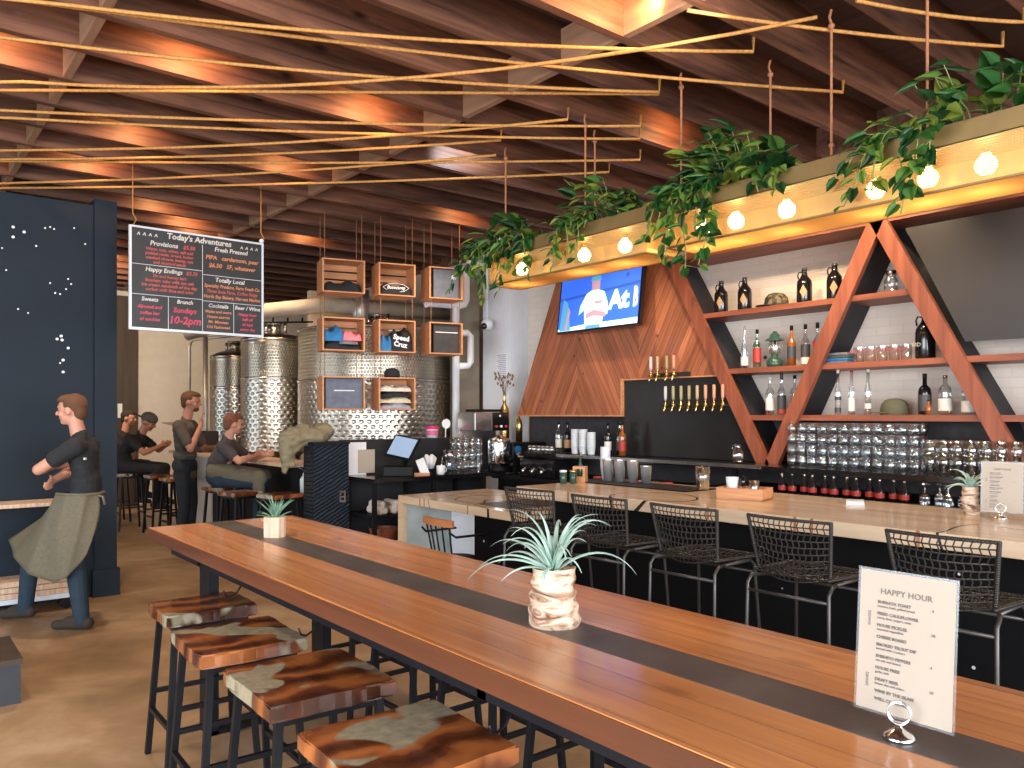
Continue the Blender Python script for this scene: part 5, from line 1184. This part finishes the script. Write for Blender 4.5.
# brewer
t=thing('coffee_brewer','stainless coffee brewer with a black control panel and red dials','coffee maker',(5.47,7.26,.961))
b=MB(); b.box((-.26,-.14,.46),(.22,.2,.67),.01); b.build('brewer_head',M['steel'],t)
b=MB(); b.box((-.26,.1,0),(.22,.2,.46)); b.build('brewer_back',M['steel'],t)
b=MB(); b.box((-.02,-.146,.46),(.21,-.14,.67)); p_=b.build('control_panel',M['blackgloss'],t)
for k in range(3): b=MB(); b.cyl((.03+.07*k,-.15,.51),(.03+.07*k,-.165,.51),.014,n=10); b.build('dial',M['redled'] if k!=1 else M['whitepaper'],p_)
b=MB(); b.cyl((.09,-.146,.63),(.09,-.149,.63),.012,n=10); b.build('round_badge',M['whitepaper'],p_)
b=MB(); b.box((-.16,-.08,.675),(.18,.18,.705),.008); b.build('lid',M['black'],t)
t=thing('coffee_server','round polished coffee server standing under the brewer','urn',(5.52,7.13,.961)) if False else thing('coffee_server','round polished coffee server standing in front of the brewer','urn',(5.52,7.08,.961))
b=MB(); b.lathe([(0,.08),(.115,.08),(.125,.10),(.13,.34),(.12,.37),(.05,.39),(.04,.41),(0,.412)],n=24); b.build('server_body',M['chrome'],t)
b=MB(); b.lathe([(.10,0),(.105,.01),(.10,.08)],n=20); b.build('server_base',M['black'],t); b=MB(); b.box((-.09,-.14,.07),(.09,-.12,.10)); b.build('drip_bar',M['chrome'],t)
b=MB(); b.tube([(.06,-.12,.32),(.07,-.17,.31),(.07,-.17,.16),(.06,-.13,.14)],.012,8); b.build('handle',M['black'],t)
t=lathe_thing('round_dial','small round white clock face left of the brewer head','clock',(5.12,7.57,1.50),[]); b=MB(); b.cyl((0,0,0),(0,-.02,0),.055,n=20); b.build('clock_face',M['plastic'],t); b=MB(); b.box((-.005,0,-.16),(.005,.01,-.05)); b.build('clock_stem',M['steel'],t)
# black cabinet with brass vases
t=thing('black_cabinet','black cabinet with cups and a blue sticker below the brass bottles','cabinet',(6.02,7.33,0)); b=MB(); b.box((-.32,-.1,.921),(.36,.2,1.27)); b.build('cabinet_body',M['black'],t); b=MB(); b.ell((-.1,-.101,1.2),(.06,.002,.035)); b.build('blue_sticker',M['blueshirt'],t); b=MB(); b.box((-.15,-.106,1.10),(-.02,-.1,1.13)); b.build('pale_label',M['whitepaper'],t)
t=lathe_thing('brass_bottle','tall brass bottle vase holding dried stems','vase',(5.82,7.36,1.271),[('bottle_body',[(0,0),(.055,.004),(.06,.02),(.06,.36),(.045,.42),(.02,.46),(.018,.56),(.024,.58)],M['brass'])]); b=MB(); rnd=random.Random(2)
for k in range(26):
    a=rnd.uniform(0,6.28); q=rnd.uniform(.02,.12); h_=rnd.uniform(.12,.27); e_=Vector((q*math.cos(a),q*math.sin(a),.56+h_)); b.tube([(0,0,.54),(e_.x*.4,e_.y*.4,.56+h_*.6),e_],.002,4,caps=False); b.ell(e_,(.012,.012,.02),seg=6,rings=4)
b.build('dried_stems',M['dried'],t)
lathe_thing('brass_bottle','shorter brass bottle right of the tall one','vase',(6.06,7.38,1.271),[('bottle_body',[(0,0),(.04,.004),(.042,.22),(.03,.27),(.014,.30),(.013,.36)],M['brass'])])
# draped canvas over the divider end
t=thing('draped_jacket','olive canvas jacket thrown over the end of the low divider','jacket',(3.36,7.62,1.327))
b=MB(); rnd=random.Random(6)
b.ell((.10,.04,.05),(.26,.13,.10)).ell((-.06,.02,.02),(.15,.12,.13)).ell((.28,.05,.10),(.13,.09,.09)).ell((-.13,.0,-.08),(.07,.08,.20)).ell((.05,.02,.10),(.12,.08,.08))
b.cap((-.16,.0,-.1),(-.15,.0,-.30),.035,.028).cap((-.08,-.03,-.1),(-.09,-.03,-.24),.03,.025)
jk=b.build('jacket_cloth',M['canvas'],t,remesh=.014,smooth_it=2)
from mathutils import noise as nz
for v in jk.data.vertices:
    q=v.co*Vector((7,7,16)); d=abs(nz.noise(q))*1.0+.5*abs(nz.noise(q*2.3)); v.co=v.co+v.normal*(d*.036-.012)

# ------------------------------------------------------------------ long high counter where people sit
t=thing('high_counter','high wooden eating counter along the brewing tanks','counter',(3.45,8.15,0))
b=MB(); b.box((0,0,1.03),(.45,4.4,1.07),.004); b.build('counter_board',M['barkpot'] ,t)
b=MB(); b.box((.2,.05,0),(.4,3.0,1.03)); b.build('dark_base',M['black'],t); b=MB(); b.box((.18,3.0,0),(.4,4.35,1.03)); b.build('pale_base',M['whitewall'],t)
spots=[(2.78,12.0,'stool under the person in the grey cap'),(2.80,12.95,'stool farthest back by the dark door'),(3.02,11.35,'empty stool right of the person in the grey cap'),(3.05,10.7,'empty stool behind the standing man'),(3.07,9.03,'stool under the seated man in the dark tee'),(3.02,8.35,'empty high stool in front of the seated man'),(3.25,7.85,'empty high stool nearest the tiled divider')]
for k,(x,y,l) in enumerate(spots): stool(x,y,.05*k,.34,.32,.79,LV[k%4],l,'high stools at the tank counter',seed=30+k,th=.04)
t=thing('flower_bowl','bowl of red and white flowers on the high counter','flowers',(3.55,10.15,1.0705)); b=MB(); b.lathe([(0,0),(.06,.003),(.10,.08),(.095,.08)],n=16,caps=False); b.build('bowl',M['plastic'],t)
b=MB(); rnd=random.Random(3)
for k in range(26): b.m((M['redlabel'],M['plastic'],M['lantern'])[k%3]); b.ell((rnd.uniform(-.09,.09),rnd.uniform(-.07,.07),rnd.uniform(.08,.17)),.028,seg=8,rings=6)
b.build('blossoms',None,t)
t=thing('carton_box','dark open carton with a cream lid on the high counter','box',(3.62,11.75,1.0705),.3); b=MB(); b.box((-.15,-.3,0),(.15,.3,.30)); b.build('carton',M['darkslate'],t); b=MB(); b.bar((-.2,-.3,.33),(-.2,.35,.42),.25,.012,up=(0,0,1)); b.build('lid_flap',M['cream'],t)
t=thing('white_jug','white plastic jug hanging at the near end of the high counter','jug',(3.6,8.0,.75)); b=MB(); b.lathe([(0,0),(.055,.003),(.06,.16),(.03,.2),(.025,.23)],n=14); b.build('jug_body',M['plastic'],t); b=MB(); b.tube([(0,0,.22),(0,.04,.26),(0,.155,.27),(0,.155,.28)],.005,5); b.build('hook',M['steel'],t)

# ------------------------------------------------------------------ chalkboard menu
t=thing('chalkboard_sign','large white rimmed chalkboard menu hanging from the joists','sign',(1.68,7.26,2.33),R(1))
W_,H_=1.175,.89
b=MB(); b.box((.01,.002,.01),(W_-.01,.022,H_-.01)); fb=b.build('board_face',M['chalkblack'],t)
b=MB(); 
for lo,hi in (((0,-.004,0),(W_,.03,.022)),((0,-.004,H_-.016),(W_,.03,H_)),((0,-.004,.022),(.018,.03,H_-.016)),((W_-.018,-.004,.022),(W_,.03,H_-.016))): b.box(lo,hi)
b.build('board_rim',M['chalkframe'],t)
b=MB()
def ln(x0,z0,x1,z1): b.box((x0*W_-.002,.0005,z0*H_-.002),(x1*W_+.002,.002,z1*H_+.002))
ln(.52,.02,.52,.895); ln(.02,.635,.52,.635); ln(.02,.345,.52,.345); ln(.52,.60,.98,.60); ln(.52,.335,.98,.335); ln(.27,.02,.27,.345); ln(.76,.02,.76,.335); b.build('chalk_rule',M['chalkframe'],fb)
L=[]
def tx(s_,x,z,size,m,al='CENTER',sh=.15,bold=.0012,xs=1): L.append((s_,size,m,(x*W_,.0005,z*H_),(R(90),0,0),dict(align=al,shear=sh,bold=bold,xs=xs)))
cwh,cr,co,cp=M['chalkwhite'],M['chalkred'],M['chalkorange'],M['chalkpink']
tx("Today's Adventures",.50,.915,.07,cwh,bold=.002,sh=.1)
for x in (.06,.10,.14,.18): tx('^',x,.895,.06,cwh)
for x in (.82,.86,.90,.94): tx('^',x,.89,.06,cwh)
tx('Provisions',.24,.83,.056,cwh); tx('$5.50',.42,.83,.046,cr)
for k,s_ in enumerate(('Warm nuts, olives, salt and','pickled roots, bread, butter','smoked cheese, honey, rye','and mustard seeds')): tx(s_,.28,.78-.042*k,.036,cr)
tx('Fresh Pressed',.74,.85,.054,cwh); tx('PIPA   cardamom, pear',.75,.765,.052,co); tx('$6.50   SF, whatever',.75,.685,.052,co)
tx('Happy Endings',.24,.575,.052,cwh); tx('$3.75',.44,.575,.044,cr)
for k,s_ in enumerate(('Fig and honey tart','flourless cake with sea salt','ice cream sandwich of the day','sorbet with lime and mint')): tx(s_,.28,.52-.044*k,.038,cr)
tx('Totally Local',.73,.54,.052,cwh)
for k,s_ in enumerate(('Specialty Produce, Farm Fresh Co','Three Sons Farm, Coffee Ridge','North Bay Bakery, Harvest Market')): tx(s_,.75,.48-.055*k,.043,(co,cr,co)[k],xs=.86)
tx('Sweets',.14,.285,.048,cwh)
for k,s_ in enumerate(('Almond and','toffee bar','of cookies')): tx(s_,.14,.215-.06*k,.04,cp)
tx('Brunch',.39,.285,.048,cwh); tx('Sundays',.39,.195,.062,cp,bold=.002); tx('10-2pm',.39,.085,.09,cp,bold=.003)
tx('Cocktails',.64,.275,.048,cwh)
for k,s_ in enumerate(('Mules and more','House sangria','Mt. Mimosas','Old Fashioned')): tx(s_,.64,.22-.052*k,.036,co)
tx('Beer / Wine',.87,.275,.048,cwh)
for k,s_ in enumerate(('Happy hour','half off','all taps','every day')): tx(s_,.87,.215-.052*k,.036,cp)
join_texts('chalk_lettering',L,fb)
for x in (.03,W_-.02):
    b=MB(); b.tube([(x,.01,H_),(x+.03,.01,H_+.05),(x+.0,.01,H_+.1),(x,.01,1.449)],.004,6); b.build('hanging_wire',M['rope'],t)
b=MB(); b.ell((W_-.02,-.005,H_+.02),.022); b.build('white_knob',M['pvc'],t)

# ------------------------------------------------------------------ left: board cart and low step
t=thing('board_cart','low cart on casters stacked with pale wooden boards by the navy wall','cart',(.1,7.36,0))
for k in range(3):
    b=MB(); b.box((0,.0+.01*k,.14+.045*k),(1.16-.01*k,.33,.18+.045*k)); b.build('stacked_board',M['barkpot'],t)
b=MB(); b.box((-.02,-.01,.10),(1.2,.36,.138)); b.build('cart_frame',M['chalkframe'],t)
for k in range(4): b=MB(); b.box((0,.088*k,.86),(1.13,.088*k+.068,.89)); b.build('top_slat',M['barkpot'],t)
for x in (0,1.09): 
    for y in (0,.30): b=MB(); b.box((x,y,.275),(x+.04,y+.04,.86)); b.build('corner_post',M['black'],t)
for x in (.06,1.13):
    for y in (.06,.28): b=MB(); b.cyl((x,y-.02,.05),(x,y+.02,.05),.05,n=16); b.build('caster',M['black'],t)
t=thing('low_step','low dark step platform in the bottom left corner','step',(-.9,5.13,0)); b=MB(); b.box((0,0,0),(1.53,.55,.22)); b.build('step_body',mat('grey_step_side',(.03,.035,.045),.6),t); b=MB(); b.box((-.01,-.01,.22),(1.54,.56,.25)); b.build('step_board',M['darkwood'],t)

# ------------------------------------------------------------------ people
def hand(b,w,d,side,r=1.0,curl=.5):
    """w wrist, d direction of the fingers, side = thumb direction"""
    w=Vector(w); d=Vector(d).normalized(); s=Vector(side).normalized(); s=(s-d*s.dot(d)).normalized(); n=d.cross(s)
    pc=w+d*.05*r
    b.cap(w,w+d*.02*r,.025*r,.028*r,10); 
    for k in range(4):
        o=s*(.027-.018*k)*r; a=w+d*.03*r+o*.7; c=w+d*.085*r+o
        b.cap(a,c,.0135*r,.011*r,8)
        L=(.038,.044,.040,.030)[k]*r; d2=(d+n*curl).normalized(); e=c+d2*L; d3=(d+n*curl*2.4).normalized(); f=e+d3*L*.75
        b.cap(c,e,.0095*r,.0085*r,8); b.cap(e,f,.0085*r,.0075*r,8)
    a=w+d*.025*r+s*.025*r; c=a+(s*.8+d*.6).normalized()*.035*r; e=c+(d+s*.25+n*curl*.5).normalized()*.03*r
    b.cap(a,c,.013*r,.010*r,8); b.cap(c,e,.010*r,.008*r,8)
def figure(label,loc,rz,J,st,vox=.009,S=1.0):
    P=lambda k: Vector(J[k])
    t=thing('person',label,'person',loc,rz)
    H0=P('head'); f=Vector(J.get('face',(1,0,0))).normalized(); up=Vector(J.get('up',(0,0,1))); sd=up.cross(f).normalized(); up=f.cross(sd)
    hs=st.get('hs',1.0)
    rot=Matrix((f,sd,up)).transposed().to_quaternion()
    b=MB()
    b.ell(H0+up*.02*hs,(.098*hs,.078*hs,.092*hs),rot,20,14).ell(H0-up*.035*hs+f*.025*hs,(.068*hs,.058*hs,.075*hs),rot,16,12)
    b.ell(H0-up*.085*hs+f*.06*hs,(.026*hs,.028*hs,.022*hs),rot)                # chin
    b.cap(H0+f*.088*hs+up*.012*hs,H0+f*.112*hs-up*.022*hs,.010*hs,.014*hs,8)  # nose
    b.ell(H0+f*.078*hs+up*.028*hs,(.02*hs,.05*hs,.012*hs),rot)                # brow
    b.ell(H0+f*.085*hs-up*.055*hs,(.012*hs,.022*hs,.008*hs),rot)              # lips
    for q in(-1,1): b.ell(H0+sd*q*.078*hs-f*.005*hs-up*.005*hs,(.022*hs,.012*hs,.032*hs),rot); b.ell(H0+sd*q*.05*hs+f*.06*hs-up*.03*hs,(.02*hs,.016*hs,.02*hs),rot)
    nk=P('neck'); b.cap(nk-Vector((0,0,.06)),H0-up*.05*hs-f*.015,.058*hs,.052*hs,12)
    ch=(P('shl')+P('shr'))/2
    for q in 'lr':
        sh,el,wr=P('sh'+q),P('el'+q),P('wr'+q)
        b.cap(sh,el,.05,.041,12); b.cap(el,wr,.041,.027,12); b.cap(el.lerp(wr,.25),el.lerp(wr,.4),.043,.038,12)
        hd=J.get('hd'+q); d=Vector(hd[0]) if hd else (wr-el); sdv=hd[1] if hd else (0,0,1); hand(b,wr,d,sdv,1.0,J.get('curl'+q,.5))
    b.cap(ch-Vector((0,0,.04)),P('pelvis'),.09,.10,12)
    for q in 'lr':
        b.cap(P('hip'+q),P('kn'+q),.07,.05,12); b.cap(P('kn'+q),P('an'+q),.048,.034,12)
    b.cap(P('hipl'),P('hipr'),.085,.085)
    b.build('body',st['skin'],t,remesh=vox,smooth_it=2)
    for q in(-1,1):
        b=MB(); b.ell(H0+sd*q*.034*hs+f*.084*hs+up*.006*hs,(.009*hs,.012*hs,.007*hs),rot,10,8); b.build('eye',M['hairdark'],t)
    # shirt
    b=MB(); w_=st.get('girth',1.0)
    pe=P('pelvis'); mid=(ch+pe)/2+Vector(J.get('belly',(0.0,0,0)))
    lat=(P('shl')-P('shr')).normalized(); fw=lat.cross(Vector((0,0,1))).normalized()*-1
    def slab(p,hx,hy,hz): b.ell(p,(hx,hy,hz),Matrix((fw,lat,fw.cross(lat))).transposed().to_quaternion(),18,12)
    for k in range(7):
        a=k/6; c=(ch-Vector((0,0,.05))).lerp(mid,a*2) if a<.5 else mid.lerp(pe+Vector((0,0,st.get('hem',.0))),a*2-1)
        slab(c,(.118-.006*k*(k<4))*w_,(.185-.012*min(k,4)+.004*max(0,k-4))*w_,.10)
    b.cap(nk-Vector((0,0,.075)),nk-Vector((0,0,.03)),.072,.062)
    for q in 'lr':
        sh,el=P('sh'+q),P('el'+q); b.cap(ch.lerp(sh,.55)-Vector((0,0,.012)),sh,.075,.07); b.cap(sh,sh.lerp(el,st.get('sleeve',.62)),.070,.062)
    b.build('shirt',st['shirt'],t,remesh=vox,smooth_it=3)
    # trousers
    b=MB(); b.ell(pe,(.125*w_,.165*w_,.12)); b.cap(P('hipl'),P('hipr'),.105,.105)
    for q in 'lr': b.cap(P('hip'+q),P('kn'+q),.098,.074); b.cap(P('kn'+q),P('an'+q)-Vector((0,0,.015)),.072,.054)
    b.build('trousers',st['pants'],t,remesh=vox,smooth_it=2)
    for q in 'lr':
        a,c=P('an'+q),P('toe'+q); dd=(c-a); dd.z=0; dd.normalize(); b=MB(); b.cap(a-dd*.04-Vector((0,0,.03)),c,.045,.036); b.cap(a+dd*.01,a.lerp(c,.55)+Vector((0,0,.005)),.045,.036); b.cap(a-Vector((0,0,.02)),a+Vector((0,0,.035)),.05,.048)
        zf=min(a.z-.075,c.z-.036); b.box((0,0,0),(.001,.001,.001)) if False else None
        b.build('shoe',M['shoe'],t,remesh=.008,smooth_it=1)
    # hair
    if st.get('hair'):
        b=MB(); b.ell(H0+up*.042*hs-f*.018*hs,(.098*hs,.086*hs,.088*hs),rot,20,14); b.ell(H0+up*.075*hs+f*.02*hs,(.085*hs,.07*hs,.05*hs),rot)
        b.ell(H0-f*.06*hs-up*.0*hs,(.05*hs,.07*hs,.08*hs),rot)
        hb=b.build('hair',st['hair'],t,remesh=.008,smooth_it=1)
        for v in hb.data.vertices:   # trim the hairline off the face
            q=Vector(v.co)-H0; 
            if q.dot(f)>.03*hs and q.dot(up)<.065*hs: v.co=v.co-f*(q.dot(f)-.03*hs)*.9
    if st.get('cap'):
        b=MB(); b.ell(H0+up*.055*hs-f*.005*hs,(.112*hs,.094*hs,.085*hs),rot,20,14); b.build('cap',st['cap'],t,remesh=.009)
        b=MB(); b.ell(H0+up*.03*hs+f*.12*hs*st.get('capdir',1),(.08*hs,.065*hs,.01*hs),rot,16,8); b.build('cap_brim',st['cap'],t)
    if st.get('beard'):
        b=MB(); b.ell(H0-up*.075*hs+f*.055*hs,(.038*hs,.048*hs,.032*hs),rot); b.build('beard',st['beard'],t,remesh=.008)
    return t
# the man leaning with crossed arms (faces the left of the view)
JA=dict(head=(.045,0,1.635),face=(1,.08,-.04),neck=(-.015,0,1.47),shl=(-.07,.17,1.365),shr=(.0,-.18,1.365),ell=(.17,.22,1.20),elr=(.17,-.22,1.16),wrl=(.20,-.03,1.215),wrr=(.205,-.01,1.10),hdl=((-.25,-1,.1),(0,0,1)),hdr=((-.45,.9,-.25),(0,0,1)),pelvis=(-.06,0,.97),belly=(-.01,0,0),hipl=(-.07,.09,.93),hipr=(-.02,-.09,.93),knl=(-.055,.13,.48),anl=(-.10,.13,.085),toel=(.08,.15,.045),knr=(.42,-.12,.60),anr=(.50,-.16,.10),toer=(.68,-.17,.045))
man=figure('man in a black tee and long apron, arms crossed, leaning by the navy wall',(1.20,6.74,0),R(141.12),JA,dict(skin=M['skin'],shirt=M['blackshirt'],pants=M['jeans'],hair=M['hairbrown'],girth=.93,sleeve=.55,hem=.03),vox=.007)
b=MB()
def bez(P_,t_): # catmull-like linear sampling of a polyline
    n=len(P_)-1; x=min(t_*n,n-1e-6); i=int(x); a=Vector(P_[i]); c=Vector(P_[i+1]); q=x-i; return a.lerp(c,q)
waist=[(.10,-.14,1.00),(.125,.02,1.01),(.08,.145,1.015),(-.03,.20,1.015),(-.14,.17,1.01),(-.20,.08,1.01)]
hip_=[(.30,-.26,.86),(.26,.04,.82),(.14,.235,.80),(-.02,.275,.80),(-.16,.25,.82),(-.25,.12,.84)]
hem=[(.66,-.22,.62),(.44,.08,.53),(.24,.22,.44),(.04,.26,.38),(-.07,.26,.42),(-.17,.20,.58)]
def ap(u,v):
    a,h,c=bez(waist,u),bez(hip_,u),bez(hem,u)
    p=a*(1-v)**2+h*2*v*(1-v)*1.0+c*v**2
    return p+Vector((.006*math.sin(u*22+v*3),.012*math.sin(u*17-v*5)*v,0))
b.grid(ap,40,24); b.build('apron',M['apron'],man,solid=.006,label='green-brown canvas apron')
b=MB(); b.tube([bez(waist+[(-.17,-.06,1.01),(-.06,-.15,1.01),(.05,-.14,1.0)],k/24)+Vector((0,0,.0)) for k in range(25)],.012,6); b.tube([(-.19,.09,1.0),(-.24,.10,.99),(-.25,.09,.93)],.010,5); b.build('apron_tie',M['apron'],man)
b=MB(); b.box((-.15,.155,1.27),(-.142,.185,1.285)); b.build('sleeve_mark',M['whitelabel'],man)
# standing man with his hand at his mouth (faces right)
JB=dict(head=(.035,0,1.755),face=(1,.1,-.05),neck=(-.02,0,1.585),shl=(-.03,.19,1.475),shr=(-.03,-.20,1.475),elr=(.14,-.27,1.20),wrr=(.19,-.07,1.50),hdr=((-.2,.35,1),(0,0,1)),ell=(.10,.25,1.18),wrl=(.33,.08,1.21),hdl=((1,-.2,.1),(0,0,1)),pelvis=(-.04,0,1.0),hipl=(-.03,.09,.96),hipr=(-.03,-.09,.96),knl=(.0,.10,.52),anl=(-.03,.11,.085),toel=(.15,.13,.045),knr=(.0,-.11,.52),anr=(-.05,-.13,.085),toer=(.13,-.16,.045))
figure('standing man in a taupe tee lifting one hand to his mouth',(2.93,9.84,0),R(-38.88),JB,dict(skin=M['skin2'],shirt=M['taupeshirt'],pants=M['darkpants'],hair=M['hairbrown'],beard=M['hairbrown'],girth=1.12,hem=-.12,sleeve=.72,hs=1.06))
# seated man in the plum tee
JC=dict(head=(.06,0,1.495),face=(1,.5,-.12),neck=(.0,0,1.36),shl=(.0,.18,1.25),shr=(-.02,-.19,1.25),elr=(.17,-.25,1.09),wrr=(.30,-.02,1.14),ell=(.22,.22,1.09),wrl=(.42,.08,1.14),pelvis=(-.10,0,.90),belly=(-.05,0,0),hipl=(-.05,.10,.875),hipr=(-.05,-.10,.875),knl=(.38,.14,.85),knr=(.38,-.14,.85),anl=(.30,.14,.40),anr=(.34,-.14,.36),toel=(.46,.15,.34),toer=(.50,-.15,.30))
mc=figure('seated man in a dark plum tee and apron leaning on the high counter',(3.12,9.02,0),R(-30),JC,dict(skin=M['skin'],shirt=M['plumshirt'],pants=M['jeans'],hair=M['hairred'],girth=1.1,hs=1.0))
b=MB(); b.cap((.0,-.10,.93),(.38,-.15,.89),.10,.085).cap((.0,.10,.93),(.38,.15,.89),.10,.085).cap((.36,-.15,.88),(.37,-.15,.72),.08,.07).cap((-.12,-.10,.97),(.05,-.12,.96),.10,.09).cap((0,0,.95),(.3,0,.92),.1,.08); b.build('apron',M['apron'],mc,remesh=.012,smooth_it=3)
b=MB(); b.box((-.195,-.10,1.06),(-.188,.10,1.24)); b.build('back_print',M['whitelabel'],mc) if False else b.bm.free()
# seated person in grey cap
JD=dict(head=(.16,0,1.50),face=(1,0,-.45),neck=(.06,0,1.37),shl=(.0,.19,1.27),shr=(-.02,-.19,1.27),elr=(.20,-.25,1.08),wrr=(.36,-.08,1.17),ell=(.22,.22,1.10),wrl=(.38,.06,1.17),pelvis=(-.16,0,.91),belly=(-.06,0,0),hipl=(-.10,.10,.88),hipr=(-.10,-.10,.88),knl=(.34,.14,.85),knr=(.34,-.14,.85),anl=(.30,.14,.42),anr=(.32,-.14,.38),toel=(.46,.15,.36),toer=(.48,-.15,.32))
figure('seated person in a backwards grey cap and black shirt, head bent forward',(2.86,11.95,0),R(-35),JD,dict(skin=M['skin2'],shirt=M['blackshirt'],pants=M['blackcloth'],cap=M['capgrey'],capdir=-1,girth=1.12,hs=1.04))
JE=dict(JD); JE['head']=(.12,0,1.55); JE['face']=(1,0,-.1)
figure('dark haired person in black seated farthest back by the dark door',(2.86,12.90,0),R(-35),JE,dict(skin=M['skin2'],shirt=M['blackcloth'],pants=M['blackcloth'],hair=M['hairdark'],girth=1.05))
